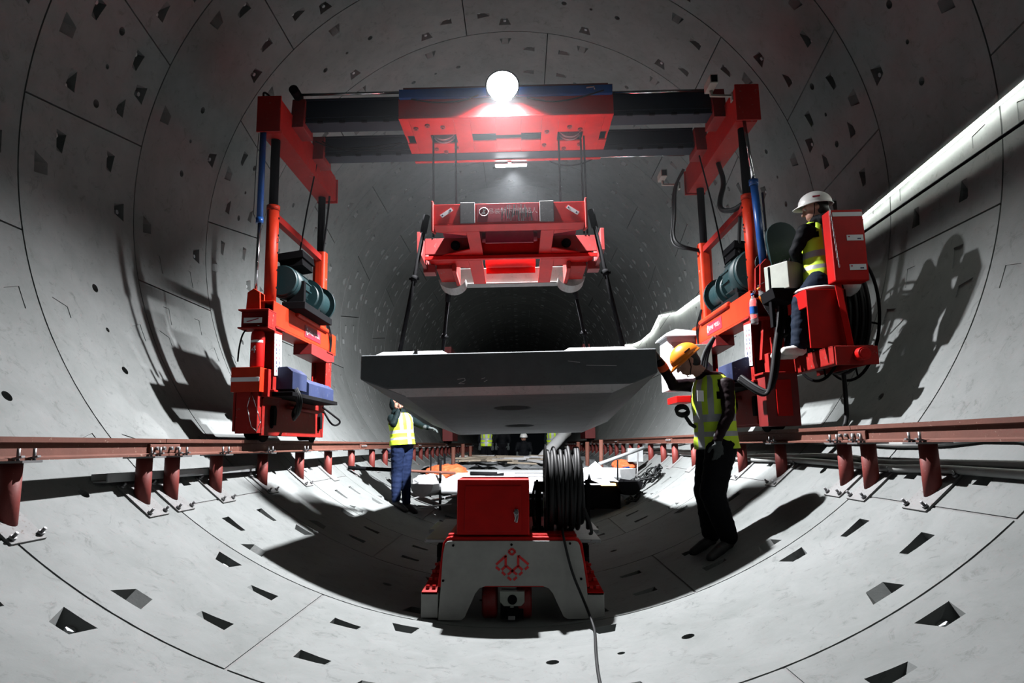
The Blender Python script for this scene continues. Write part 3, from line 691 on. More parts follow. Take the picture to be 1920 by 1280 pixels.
# operator platform on the right leg
pf = MB()
pf.box(2.59, 2.61, 5.28, 6.30, -2.00, -1.85); pf.box(2.59, 2.67, 5.28, 6.30, -1.865, -1.85); pf.box(2.59, 2.67, 5.28, 6.30, -2.00, -1.985)
pf.box(2.9, 2.92, 5.28, 6.30, -2.00, -1.85); pf.box(2.60, 2.94, 5.26, 5.28, -2.01, -1.86)
pf.box(2.60, 2.92, 5.3, 6.3, -1.856, -1.848); pf.box(2.36, 2.62, 6.05, 6.16, -1.98, -1.80)
pform = part(pf, 'operator_platform', redd)
q = MB(); q.cyl((2.79, 5.18, -1.93), (2.79, 5.27, -1.93), .052, n=24); q.cyl((2.79, 5.175, -1.93), (2.79, 5.185, -1.93), .04, n=24); part(q, 'platform_buffer', red, pform, .003)
q = MB(); q.box(2.47, 2.80, 5.40, 5.42, -1.85, -1.36); q.box(2.47, 2.80, 5.42, 5.80, -1.37, -1.35); q.box(2.78, 2.80, 5.4, 5.8, -1.85, -1.36); q.box(2.47, 2.49, 5.42, 5.8, -1.5, -1.36); part(q, 'seat_pedestal', red)
q = MB(); q.bar((2.72, 5.36, -1.33), (2.765, 5.34, -1.86), .05, .05); part(q, 'back_post', red)
q = MB(); q.box(2.665, 2.945, 5.28, 5.42, -1.32, -.71); sb = part(q, 'seat_back_cabinet', red, crane, .012)
q = MB(); q.box(2.69, 2.935, 5.276, 5.28, -.77, -.735); part(q, 'reflective_strip', paper, sb, 0)
for z in (-.955, -1.205):
    q = MB(); q.box(2.79, 2.925, 5.276, 5.28, z-.024, z+.024, paper); q.box(2.80, 2.815, 5.2745, 5.277, z+.004, z+.014, inkr); q.box(2.875, 2.905, 5.2745, 5.277, z-.014, z-.004, ink); part(q, 'label_sticker', paper, sb, 0)
q = MB(); q.ball((2.66, 5.62, -1.325), (.19, .19, .035)); q.ball((2.93, 5.62, -1.29), (.08, .18, .09)); part(q, 'seat_cushion', helw)
q = MB()
for k in range(16):
    z = -.73-.031*k; x = 2.668+.002*k
    q.tube([(x+(.006 if k % 2 else 0)*math.cos(t), 5.265+(0 if k % 2 else .006)*math.cos(t), z+.018*math.sin(t)) for t in [i*math.pi/4 for i in range(8)]], .0022, 5, True)
part(q, 'safety_chain', steel, sb, 0)
q = MB(); Mc = Matrix.Translation((2.50, 5.78, -1.15)) @ Matrix.Rotation(R_(28), 4, 'Z')
q.box(-.13, .17, -.10, .16, -.13, .11, cream, Mc); cp = part(q, 'control_box', cream, crane, .006)
for k in range(9):
    x, y = -.09+.055*(k % 4), -.05+.06*(k//4); q = MB(); q.cyl(Mc @ Vector((x, y, .11)), Mc @ Vector((x+.01, y, .135+.02*(k % 2))), .009, n=8); part(q, 'control_lever', black, cp, 0)
q = MB(); q.bar((2.50, 5.9, -1.3), (2.50, 5.9, -1.85), .06, .06); q.prism([(2.30, -1.27), (2.62, -1.27), (2.50, -1.42), (2.32, -1.36)], 'y', 5.68, 5.98); q.box(2.33, 2.36, 5.8, 5.86, -1.6, -1.05); part(q, 'control_stand', black)
q = MB(); q.prism([(2.33, -1.85), (2.58, -1.85), (2.52, -1.45), (2.45, -1.36), (2.38, -1.45)], 'y', 6.14, 6.2); q.box(2.38, 2.62, 6.0, 6.03, -1.86, -1.66); part(q, 'gusset_plate', redd)
q = MB(); q.tube([(2.46, 6.1, -1.45), (2.455, 6.08, -1.7)], .014, 8); q.ball((2.46, 6.09, -1.43), (.05, .03, .07)); part(q, 'lever_handle', dred, crane, 0)
# bundle of hoses down the right leg
HB = [(2.47, 5.92, -1.10), (2.455, 5.90, -1.45), (2.37, 5.88, -1.78), (2.33, 5.88, -2.02), (2.27, 5.90, -2.22), (2.18, 5.98, -2.15), (2.10, 6.12, -2.04)]
for k in range(7):
    ox, oy = .022*(k % 3)-.02, .024*(k//3)
    q = MB(); q.tube([(x_+ox*(1 if i_ < 4 else .6), y_-oy, z_+(.018*(k % 3) if i_ > 3 else 0)) for i_, (x_, y_, z_) in enumerate(HB)], .014+.002*(k % 2), 8, smooth=3); part(q, 'hydraulic_hose', cablem if k % 2 else rubber, crane, 0)
q = MB(); q.tube([(2.42, 5.9, -1.67), (2.52, 5.85, -1.66), (2.60, 5.85, -1.60)], .024, 8, smooth=2); part(q, 'elbow_hose', cablem, crane, 0)
for k in range(3):
    q = MB(); q.tube([(2.22, 7.2, -1.46), (2.12+.02*k, 7.3, -1.62), (2.06+.03*k, 7.3, -1.85), (2.08+.03*k, 7.3, -2.0)], .022, 8, smooth=2); part(q, 'hanging_hose', cablem, crane, 0)
# electrical boxes on the rear right post
q = MB(); q.box(2.05, 2.26, 7.45, 7.75, -1.92, -1.50, cream); jb = part(q, 'junction_box', cream, crane, .006)
q = MB(); q.box(2.14, 2.20, 7.42, 7.45, -1.76, -1.69); q.cyl((2.17, 7.40, -1.725), (2.17, 7.42, -1.725), .022, n=14); part(q, 'blue_socket', blue, jb, .003)
q = MB(); q.box(2.045, 2.05, 7.5, 7.7, -1.9, -1.52, paper); q.box(2.043, 2.047, 7.55, 7.62, -1.6, -1.54, ink); part(q, 'box_sticker', paper, jb, 0)
q = MB(); q.box(1.95, 2.42, 8.30, 8.75, -1.95, -1.28, white); ec = part(q, 'electrical_cabinet', white, crane, .006)
q = MB(); q.prism([(1.90, -1.28), (2.46, -1.28), (2.46, -1.24), (2.05, -1.19), (1.93, -1.24)], 'y', 8.2, 8.8); part(q, 'cabinet_roof', white, ec)
q = MB(); q.box(2.0, 2.38, 8.29, 8.30, -1.42, -1.34, zinc); q.box(1.98, 2.40, 8.292, 8.3, -1.93, -1.31, white); part(q, 'cabinet_door', white, ec)
q = MB(); q.box(1.98, 2.2, 8.1, 8.6, -2.12, -2.04); part(q, 'cabinet_base', red)
# cable reel at the platform
def ringpts(c, r, ax='x', n=48): return [Vector(c)+(Vector((0, math.cos(2*math.pi*i/n)*r, math.sin(2*math.pi*i/n)*r))) for i in range(n)]
RC = (6.12, -1.46)
q = MB()
for x in (2.84, 3.13): q.tube(ringpts((x, *RC), .60), .014, 8, True)
for a in range(6):
    t = a*math.pi/3+.3
    for x in (2.84, 3.13): q.cyl((x, RC[0]+.1*math.cos(t), RC[1]+.1*math.sin(t)), (x, RC[0]+.6*math.cos(t), RC[1]+.6*math.sin(t)), .009, n=6)
    q.cyl((2.84, RC[0]+.38*math.cos(t), RC[1]+.38*math.sin(t)), (3.13, RC[0]+.38*math.cos(t), RC[1]+.38*math.sin(t)), .009, n=6)
q.cyl((2.60, *RC), (3.16, *RC), .05, n=16)
reel = part(q, 'cable_reel', black, crane, 0)
for k in range(9):
    x = 2.865+k*.030
    q = MB(); q.tube(ringpts((x, *RC), .44+.03*math.sin(k*1.1), n=40), .019, 8, True); part(q, 'cable_turn', cablem, reel, 0)
for k in range(5):
    x = 2.88+k*.05
    q = MB(); q.tube(ringpts((x, *RC), .49+.012*k, n=40), .017, 8, True); part(q, 'cable_turn', cablem, reel, 0)
q = MB(); q.tube([(3.0, 5.98, -2.02), (2.99, 5.96, -2.2), (2.95, 5.9, -2.45), (2.85, 5.85, -2.56), (2.72, 5.8, -2.62)], .02, 8, smooth=3); part(q, 'feed_cable', cablem, crane, 0)
# ------------------------------------------------------------------ lifting spreader
sp = thing('lifting_spreader', 'worn red lifting frame hanging on ropes under the crane trolley', 'lifting frame', (0, 6.9, -.34), True)
def spm(p):   # the frame hangs nose-up, its rear corner lower
    y = 6.3+(p[1]-6.0)*.65
    return Vector((p[0]*(1.05-.077*(y-6.3)), y, p[2]+.135-(y-6.3)*.215))
def sprt(mb, name, mat, parent=sp, bevel=.004):
    for v in mb.bm.verts: v.co = spm(v.co)
    return mb.done(name, mat, parent, bevel)
b = MB(); b.box(-.735, .715, 6.0, 6.02, -.54, -.335); b.box(-.735, .715, 6.0, 6.20, -.555, -.54); b.box(-.735, .715, 6.0, 6.2, -.345, -.335)
fb = sprt(b, 'front_beam', red)
for xa, xb in ((-.47, -.33), (.285, .42)):
    b = MB(); b.box(xa, xb, 5.985, 6.0, -.54, -.325); sprt(b, 'wear_pad', padm, fb)
for x, s in ((-.745, -1), (.715, 1)):
    b = MB(); b.prism([(5.96, -.62), (6.0, -.62), (6.24, -.56), (6.24, -.31), (5.96, -.31)], 'x', x, x+.02); sprt(b, 'end_plate', redd, fb)
for cx_, r in ((-.60, 35), (.60, -35)):
    M = Matrix.Translation((cx_, 5.997, -.425)) @ Matrix.Rotation(R_(-r), 4, 'Y'); b = MB(); b.box(-.065, .065, -.004, 0, -.018, .018, paper, M); b.box(-.055, -.04, -.005, 0, -.006, .006, ink, M); b.box(.035, .05, -.005, 0, -.008, .006, ink, M); sprt(b, 'sticker', paper, fb, 0)
b = MB(); b.box(-.31, .27, 5.996, 6.0, -.53, -.345); pnl = sprt(b, 'sign_panel', maroon, fb, 0)
text('sign_text', '吊装物下严禁站人', FM(spm((.03, 5.990, -.425)), (1, 0, 0), (0, 0, 1)), .062, wtext, fb)
b = MB(); b.tube([(-.245+.042*math.cos(a*math.pi/10), 5.994, -.425+.042*math.sin(a*math.pi/10)) for a in range(20)], .004, 5, True); b.ball((-.245, 5.994, -.41), (.010, .003, .012)); b.box(-.262, -.232, 5.992, 5.995, -.45, -.425); b.bar((-.27, 5.993, -.45), (-.22, 5.993, -.395), .003, .006); sprt(b, 'sign_symbol', wtext, pnl, 0)
b = MB(); random.seed(3)
for k in range(26):
    x = -.07+.011*k+random.uniform(-.006, .006); z1 = random.uniform(-.43, -.35); z0 = random.uniform(-.53, -.46)
    b.box(x-random.uniform(.002, .006), x+random.uniform(.002, .006), 5.9915, 5.993, z0, z1)
sprt(b, 'scraped_steel', steel, pnl, 0)
# longitudinal members, two bays deep
for s in (-1, 1):
    b = MB(); xa, xb = sorted((s*.30, s*.43)); b.box(xa, xb, 6.2, 7.0, -.555, -.54); b.box((xa+xb)/2-.008, (xa+xb)/2+.008, 6.02, 7.0, -.54, -.34); b.box(xa, xb, 6.02, 7.0, -.345, -.335); sprt(b, 'side_member', red)
    b = MB(); xa, xb = sorted((s*.32, s*.47)); b.box(xa, xb, 7.06, 7.95, -.575, -.56); b.box((xa+xb)/2-.008, (xa+xb)/2+.008, 7.0, 7.95, -.56, -.36); sprt(b, 'side_member', red)
    
    for pg, z_ in (([(s*.43, 6.2), (s*.72, 6.2), (s*.43, 6.32)], -.555), ([(s*.43, 6.95), (s*.43, 6.75), (s*.75, 6.95)], -.555), ([(s*.47, 7.06), (s*.9, 7.06), (s*.9, 7.2), (s*.47, 7.34)], -.575)):
        b = MB(); b.prism(pg, 'z', z_, z_+.015); sprt(b, 'gusset', red)
    b = MB(); b.box(*sorted((s*.45, s*.93)), 6.93, 6.95, -.54, -.36); b.box(*sorted((s*.93, s*.97)), 6.6, 7.25, -.64, -.40); b.box(*sorted((s*.85, s*.98)), 7.15, 7.3, -.67, -.58); sprt(b, 'outer_arm', dred)
    b = MB(); b.cyl((s*.60, 6.90, -.45), (s*.60, 6.93, -.45), .05, n=20); b.cyl((s*.60, 6.885, -.45), (s*.60, 6.9, -.45), .025, n=20); sprt(b, 'pivot_boss', black)
    b = MB(); b.box(*sorted((s*.62, s*.84)), 7.2, 7.7, -.62, -.42); b.box(*sorted((s*.62, s*.66)), 7.15, 7.75, -.66, -.40); sprt(b, 'jaw_block', redd)
    # grey curved jaw at the rear corner
    pr = [(s*(.72+.165*math.cos(a)), -.56+.13*math.sin(a)) for a in [math.pi+.15+i*(math.pi-.3)/12 for i in range(13)]]
    b = MB(); b.prism(pr, 'y', 7.72, 7.78); b.prism(pr, 'y', 7.95, 8.0); b.bm.verts.ensure_lookup_table()
    for (u0, v0), (u1, v1) in zip(pr, pr[1:]): b.prism([(u0, v0), (u1, v1), (u1, v1+.012), (u0, v0+.012)], 'y', 7.78, 7.95)
    sprt(b, 'lifting_jaw', jawm, sp, 0)
b = MB(); b.box(-.92, .90, 6.95, 7.06, -.575, -.56); b.box(-.90, .88, 6.99, 7.005, -.56, -.36); b.box(-.95, .93, 6.93, 6.955, -.60, -.56); sprt(b, 'middle_beam', red)
b = MB(); b.box(-.80, .78, 7.95, 8.10, -.575, -.56); b.box(-.80, .78, 8.02, 8.035, -.56, -.36); sprt(b, 'rear_beam', jawm)
b = MB(); b.box(-.72, .70, 6.02, 7.0, -.36, -.35); sprt(b, 'top_plate', maroon)
b = MB(); b.box(-.26, .24, 6.60, 6.62, -.54, -.36); b.cyl((-.3, 6.72, -.44), (.28, 6.72, -.44), .05, n=16); sprt(b, 'inner_panel', maroon)
b = MB(); b.cyl((-.30, 7.5, -.45), (.28, 7.5, -.45), .07, n=20); b.box(-.3, .28, 7.6, 7.62, -.56, -.40); sprt(b, 'inner_shaft', red)
# slings to the slab
SL = [((-.80, 6.08, -.42), (-1.10, 6.25, -1.80)), ((.78, 6.08, -.40), (1.08, 6.25, -1.78)), ((-.78, 7.95, -.60), (-1.0, 8.6, -1.92)), ((.76, 7.95, -.60), (1.06, 8.6, -1.90))]
for a, b_ in SL:
    a, b_ = spm(a), Vector(b_); q = MB(); q.cyl(a, b_, .021, n=8); q.cyl(a.lerp(b_, 0), a.lerp(b_, .12), .034, n=10); q.cyl(a.lerp(b_, .42), a.lerp(b_, .46), .032, n=8); q.bar(a.lerp(b_, .44)+Vector((-.05, 0, 0)), a.lerp(b_, .44)+Vector((.05, 0, 0)), .02, .02)
    q.done('sling', black, sp)
# ------------------------------------------------------------------ concrete slab
SLM = Matrix.Translation((0.004, 5.45, -1.822)) @ Matrix.Rotation(R_(-1.1), 4, 'Y') @ Matrix.Rotation(R_(-1.3), 4, 'Z') @ Matrix.Rotation(R_(-3.9), 4, 'X')
slab = thing('concrete_slab', 'massive grey concrete slab with chamfered sides hanging in the middle of the tunnel', 'slab', (0, 0, 0))
slab.matrix_world = SLM
b = MB(); LEN = 3.95
def prof(w0, w1, zc, zb): return [(-w0, 0), (w0, 0), (w0, zc), (w1, zb), (-w1, zb), (-w0, zc)]
F = prof(1.235, 1.03, -.205, -.285); 
vs = {}
sec = [(0, prof(1.235, 1.035, -.205, -.285)), (.05, prof(1.235, .86, -.205, -.355)), (LEN-.05, prof(1.235, .86, -.205, -.355)), (LEN, prof(1.235, 1.035, -.205, -.285))]
rings = [[b.bm.verts.new((u, y, v)) for u, v in pr] for y, pr in sec]
for k, (A, Bv) in enumerate(zip(rings, rings[1:])):
    for i in range(6):
        f = b.bm.faces.new((A[i], A[(i+1) % 6], Bv[(i+1) % 6], Bv[i])); f.material_index = 2 if (k == 0 and i == 3) else 0  # front chamfer gets a paler colour, standing in for floor bounce
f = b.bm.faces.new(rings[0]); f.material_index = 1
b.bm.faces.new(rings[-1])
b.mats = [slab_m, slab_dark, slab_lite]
body = b.done('slab_body', None, slab)
cut = MB(); cut.cyl((0, .95, -.5), (0, .95, -.03), .175, n=40); cut.cyl((.02, 2.75, -.5), (.02, 2.75, -.03), .175, n=40)
co = cut.done('cutter', slab_m, slab); bpy.context.view_layer.update(); md = body.modifiers.new('b', 'BOOLEAN'); md.object = co; md.solver = 'EXACT'
me = bpy.data.meshes.new_from_object(body.evaluated_get(bpy.context.evaluated_depsgraph_get())); body.modifiers.clear(); body.data = me; bpy.data.objects.remove(co)
bv = body.modifiers.new('bevel', 'BEVEL'); bv.width = .008; bv.limit_method = 'ANGLE'
q = MB()
for pts in ([(-.42, -.225), (-.36, -.215), (-.355, -.235), (-.41, -.26), (-.36, -.262)], [(-.22, -.225), (-.19, -.215)], [(-.20, -.25), (-.17, -.235)], [(.65, -.13), (.9, -.14)], [(.5, -.09), (.6, -.105)]):
    for a, c in zip(pts, pts[1:]): q.bar((a[0], -.001, a[1]), (c[0], -.001, c[1]), .004, .002, up=(0, 1, 0))
q.done('chalk_marks', slab_lite, slab)
for k, (xa, xb, y0) in enumerate(((-1.13, -.50, .04), (.46, 1.10, .05))):
    f = MB(); vv = [f.bm.verts.new(p) for p in ((xa, y0, .001), (xb, y0, .001), (xb, y0+.6, .001), (xa, y0+.6, .001), (xa+.06, y0+.05, .042), (xb-.06, y0+.05, .042), (xb-.06, y0+.55, .042), (xa+.06, y0+.55, .042))]
    for q_ in ((3, 2, 1, 0), (4, 5, 6, 7), (0, 1, 5, 4), (1, 2, 6, 5), (2, 3, 7, 6), (3, 0, 4, 7)): f.bm.faces.new([vv[i_] for i_ in q_])
    o = f.done('foam_pad', foam); o.matrix_world = SLM; info(o, f'flat white foam pad on the {("left", "right")[k]} front edge of the slab', 'foam pad')
o = MB().box(-.80, -.775, .03, .25, .036, .046).box(-.79, -.76, .028, .035, 0, .046).done('steel_clip', steel); o.matrix_world = SLM @ Matrix.Translation((0, 0, .002)); info(o, 'small bent steel clip over the left white foam pad', 'clip')
# ------------------------------------------------------------------ LED strip and wires on the right wall
def wallp(y, z, off=0): return Vector((math.sqrt(max((TR-off)**2-z*z, 0)), y, z))
led = thing('led_strip', 'glowing white LED strip light running along the right tunnel wall', 'light', (3.8, 4.6, 0))
LP = [(-4, .70), (0, .37), (3.0, .15), (4.59, .02), (6.92, -.18), (8.6, -.22), (10.2, .0), (11.4, .42), (12.4, .36), (13.4, .42), (15.2, .46), (16.9, .72), (18.2, .50), (19.8, .50), (21.2, .60), (22.6, .80), (24, .55), (26, .52), (28, .75), (31, .5), (34, .7)]
def interp(P, y):
    for a, b in zip(P, P[1:]):
        if a[0] <= y <= b[0]: return a[1]+(b[1]-a[1])*(y-a[0])/(b[0]-a[0])
    return P[-1][1]
for k, (a, b_) in enumerate(zip(LP, LP[1:])):
    A = wallp(a[0], a[1], .05); Bq = wallp(b_[0], b_[1], .05)
    q = MB(); q.bar(A+Vector((0, 0, .014)), Bq+Vector((0, 0, .014)), .03, .012); q.done('strip_channel', zinc, led)
    q = MB(); q.bar(A, Bq, .022, .012); q.done('led_tube', led_m, led)
for y in (3.2, 4.95, 6.7, 11.4, 16.9, 22.6):
    z = interp(LP, y); q = MB(); q.bar(wallp(y, z+.02, .07), wallp(y, z+.02, 0), .02, .01); q.done('strip_bracket', zinc, led)
q = MB(); q.tube([wallp(y, z, .035) for y, z in ((-4, .32), (0, .05), (3, -.14), (4.6, -.25), (6.7, -.33), (8.6, -.40), (10.2, -.25), (11.4, .1))], .014, 8)
o = q.done('wall_cable', black, off=(3.8, 4.6, -.3)); single(o, (3.8, 4.6, -.3)); info(o, 'thin black cable along the right wall just below the LED strip', 'cable')
# service cables lying behind the right posts
for k, (zz, r, yy0, lab) in enumerate(((-2.745, .026, 2.5, 'lowest grey service cable lying behind the right rail posts'), (-2.70, .022, 2.6, 'second grey service cable just above the lowest one behind the right rail posts'), (-2.565, .024, 2.2, 'grey service cable at rail height on the right wall'), (-2.50, .018, 3.4, 'thin grey service cable on the wall above the right rail'))):
    q = MB(); random.seed(k+20); P = []
    y = yy0
    while y < 30: P.append(wallp(y, zz+random.uniform(-.03, .03)*(1 if k else .5), r+.004)); y += .55
    q.tube(P, r, 8, smooth=1); o = q.done('service_cable', pipeg if k < 3 else cablem, off=P[0]); single(o, P[0]); info(o, lab, 'cable')
for k, pts in enumerate(([(2.95, 5.6, -2.44), (2.86, 5.3, -2.54), (2.74, 4.9, -2.68)], [(3.02, 5.0, -2.36), (2.80, 4.7, -2.62)], [(3.1, 3.9, -2.26), (2.85, 3.6, -2.57)])):
    pass
# grey steel channel on the left behind the posts
cbm = MB(); a = Vector((-2.575, 4.25, -2.825)); b_ = Vector((-2.555, 6.75, -2.845))
cbm.bar(a, b_, .10, .008, up=(0, 0, 1)); cbm.bar(a+Vector((.05, 0, .025)), b_+Vector((.05, 0, .025)), .008, .05, up=(0, 0, 1)); cbm.bar(a+Vector((-.05, 0, .025)), b_+Vector((-.05, 0, .025)), .008, .05, up=(0, 0, 1))
o = cbm.done('channel_beam', zinc, off=a); single(o, a); info(o, 'galvanised steel channel lying behind the left rail posts', 'beam')
# ------------------------------------------------------------------ white and red tractor
V0 = (.05, 4.9, -3.80)
tr_ = thing('tunnel_tractor', 'low red and white rail-free tractor with a red cabinet, nearest the camera', 'vehicle', V0)
def vp(mb, name, mat, parent=tr_, bevel=.004): return mb.done(name, mat, parent, bevel)
def A2(px, py, y=4.9): p = at(px, py, y); return (p.x, p.z)
def pix(px, py): return 760+px/3.2, 820+py/3.2
outline = [(195, 1097), (212, 900), (225, 700), (238, 640), (250, 624), (270, 620), (1015, 620), (1035, 626), (1046, 645), (1068, 750), (1090, 900), (1100, 1088), (975, 1090), (950, 1075), (905, 980), (885, 935), (860, 905), (825, 892), (480, 892), (445, 905), (420, 935), (400, 980), (355, 1080), (335, 1097)]
pts = [A2(*pix(*p)) for p in outline]
b = MB(); b.prism(pts, 'y', 4.90, 4.915); sk = vp(b, 'front_skirt', panelw)
for p in ((287, 647), (637, 642), (988, 635), (227, 858), (1055, 847)):
    x, z = A2(*pix(*p)); q = MB(); q.cyl((x, 4.9, z), (x, 4.894, z), .009, n=10); vp(q, 'skirt_bolt', black, sk, 0)
# red shell behind the skirt
rp = [A2(*pix(*p)) for p in ((190, 900), (222, 640), (245, 605), (270, 598), (1015, 598), (1045, 610), (1064, 640), (1105, 900))]
b = MB(); b.prism(rp, 'y', 4.915, 5.0); vp(b, 'red_frame', red, tr_, .006)
b = MB(); b.box(-.42, .52, 4.98, 6.15, -3.30, -3.235); vp(b, 'deck', red)
b = MB(); b.prism([(-.47, -3.62), (-.44, -3.30), (-.42, -3.27), (-.36, -3.27), (-.36, -3.62)], 'y', 5.0, 6.1); b.prism([(.58, -3.62), (.55, -3.30), (.53, -3.27), (.47, -3.27), (.47, -3.62)], 'y', 5.0, 6.1); b.box(-.36, .47, 5.05, 5.07, -3.6, -3.3, black); vp(b, 'chassis_side', red)
for s, xa, xb in ((-1, -.598, -.478), (1, .582, .703)):
    b = MB(); b.box(xa, xb, 4.90, 5.6, -3.80, -3.625); fe = vp(b, 'side_fender', panelw)
    b = MB(); xi = xb if s < 0 else xa; xo = xa if s < 0 else xb
    P = [(xo, 4.90, -3.624), (xi, 4.90, -3.624), (xi+s*.0, 5.25, -3.47), (xo-s*.08, 5.25, -3.47)]
    vv = [b.bm.verts.new(p) for p in P]+[b.bm.verts.new((p[0], p[1], p[2]-.02)) for p in P]
    for f in ((0, 1, 2, 3), (7, 6, 5, 4), (0, 4, 5, 1), (1, 5, 6, 2), (2, 6, 7, 3), (3, 7, 4, 0)): b.bm.faces.new([vv[i] for i in f])
    vp(b, 'red_step', red)
    for k in range(4):
        for j in (0, 1):
            t = .12+.24*k; x = xi+(xo-xi)*(.3+.4*j)*(1-.5*t); y = 4.9+.35*t; z = -3.62+.155*t
            q = MB(); q.box(x-.012, x+.012, y-.012, y+.012, z-.003, z+.016); vp(q, 'step_stud', red, fe, 0)
# wheels and coupler
for x in (-.115, .135):
    q = MB(); q.lathe([(.05, -.055), (.11, -.055), (.125, -.04), (.125, .04), (.11, .055), (.05, .055)], Matrix.Translation((x, 5.08, -3.715)) @ Matrix.Rotation(R_(90), 4, 'Y'), 28); vp(q, 'wheel', dred, tr_, 0)
for s in (-1, 1):
    q = MB(); q.lathe([(.07, -.06), (.17, -.06), (.19, -.04), (.19, .04), (.17, .06), (.07, .06)], Matrix.Translation((.05+s*.40, 5.75, -3.60)) @ Matrix.Rotation(R_(90), 4, 'Y'), 28); vp(q, 'tyre', rubber, tr_, 0)
q = MB(); q.prism([A2(*pix(*p), 4.93) for p in ((567, 922), (715, 922), (715, 990), (695, 1012), (590, 1012), (567, 985))], 'y', 4.93, 4.99); cpl = vp(q, 'coupler', cream)
x, z = A2(*pix(642, 972), 4.93); q = MB(); q.cyl((x, 4.925, z), (x, 4.932, z), .034, n=20); vp(q, 'coupler_hole_shade', black, cpl, 0)  # flat black disc paints the darkness of the coupler's opening
q = MB(); q.box(-.035, .13, 4.96, 5.2, -3.82, -3.66); q.box(.0, .09, 4.95, 4.96, -3.80, -3.70); vp(q, 'coupler_box', black)
q = MB(); q.box(.035, .06, 4.948, 4.95, -3.74, -3.70); vp(q, 'rating_plate', cream, cpl, 0)
q = MB(); q.bar((.045, 4.95, -3.80), (.045, 5.05, -3.83), .05, .05); vp(q, 'drain_hook', steel)
# emblem
EM = []
def ep(px, py): p = at(915+px/15.06, 1015+py/15.06, 4.9); return (p.x, p.z)
eq = MB()
def stroke(a, b_, w_=68):
    a = Vector(a); b_ = Vector(b_); d = (b_-a).normalized(); n_ = Vector((-d.y, d.x))*w_/2
    eq.prism([ep(*(a+n_)), ep(*(b_+n_)), ep(*(b_-n_)), ep(*(a-n_))], 'y', 4.8975, 4.9)
for a, b_ in (((230, 650), (520, 385)), ((500, 400), (500, 700)), ((505, 690), (385, 800)), ((515, 690), (820, 930)), ((860, 400), (1145, 645)), ((852, 390), (852, 700)), ((850, 690), (975, 800)), ((845, 690), (560, 935)),
              ((225, 715), (335, 805)), ((395, 855), (490, 945)), ((555, 1000), (655, 1085)), ((1140, 705), (1040, 790)), ((970, 855), (880, 945)), ((815, 1000), (720, 1085))):
    stroke(a, b_)
for (x0, y0), (x1, y1) in zip(((675, 195), (775, 285), (675, 380), (575, 285)), ((775, 285), (675, 380), (575, 285), (675, 195))): stroke((x0, y0), (x1, y1), 62)
em = eq.done('emblem', emblem_m, sk)
# red cabinet
b = MB(); b.box(-.354, .174, 4.93, 5.32, -3.235, -2.84); cab = vp(b, 'control_cabinet', red, tr_, .008)
b = MB(); b.box(-.295, .115, 4.922, 4.932, -3.21, -2.885); vp(b, 'cabinet_door', red, cab, .004)
q = MB(); q.prism([(.068, -3.05), (.092, -3.05), (.096, -3.10), (.088, -3.145), (.076, -3.145), (.066, -3.10)], 'y', 4.905, 4.922, None); q.cyl((.079, 4.90, -3.075), (.079, 4.925, -3.075), .018, n=14); q.bar((.078, 4.9, -3.09), (.066, 4.9, -3.14), .006, .004); vp(q, 'chrome_handle', chrome, cab, .002)
# cable drum on the deck
DC = (5.28, -2.925)
drum = thing('cable_drum', 'black cable drum wound with thick cable standing beside the red cabinet', 'cable drum', (.42, 5.28, -3.235))
q = MB()
for x in (.296, .585):
    q.lathe([(.05, 0), (.33, 0), (.345, .004), (.345, .014), (.33, .016), (.05, .016)] if x < .4 else [(.02, 0), (.06, 0), (.06, .01), (.02, .01)], Matrix.Translation((x, *DC)) @ Matrix.Rotation(R_(90), 4, 'Y'), 40)
q.cyl((.25, *DC), (.66, *DC), .03, n=14); q.cyl((.31, *DC), (.59, *DC), .20, n=28); q.done('drum_core', black, drum)
random.seed(11)
for layer, (r0, cnt) in enumerate(((.225, 10), (.262, 9), (.292, 8))):
    for k in range(cnt):
        x0 = .325+k*(.262/cnt)+random.uniform(-.004, .004); ph = random.uniform(0, 6.28); lean = random.uniform(-.022, .022); up_ = (.025*(k/cnt)+random.uniform(-.008, .018)) if layer == 2 else 0
        P = []
        for i in range(30):
            t = 2*math.pi*i/30; sag = up_*max(0, math.sin(t))
            P.append((x0+lean*math.sin(t+ph*.2), DC[0]+(r0+sag*.3)*math.cos(t), DC[1]+(r0+sag)*math.sin(t)-(.012 if layer == 2 and math.sin(t) < -.6 else 0)))
        qq = MB(); qq.tube(P, .0155, 8, True); qq.done('cable_turn', cablem, drum)
q = MB(); q.box(.225, .27, 5.24, 5.32, -3.235, -2.90); q.box(.20, .29, 5.2, 5.36, -3.235, -3.22); q.bar((.235, 5.1, -3.23), (.245, 5.26, -2.9), .02, .02); q.box(.215, .30, 5.22, 5.26, -2.93, -2.87); q.done('stand', black, drum, .003)
q = MB(); q.box(.62, .65, 5.24, 5.32, -3.235, -2.86); q.done('stand', black, drum, .003)
q = MB(); q.tube([(.24, 5.2, -2.86), (.21, 5.15, -2.92), (.20, 5.15, -3.05), (.215, 5.15, -3.2)], .01, 8, smooth=2); q.tube([(.26, 5.2, -2.90), (.29, 5.18, -2.91)], .008, 6); q.done('feed_lead', rubber, drum)
q = MB(); q.tube([(.58, 5.0, -3.05), (.62, 4.98, -3.16), (.635, 5.0, -3.23), (.625, 5.05, -3.24)], .012, 8, smooth=3); q.done('loose_turn', cablem, drum)
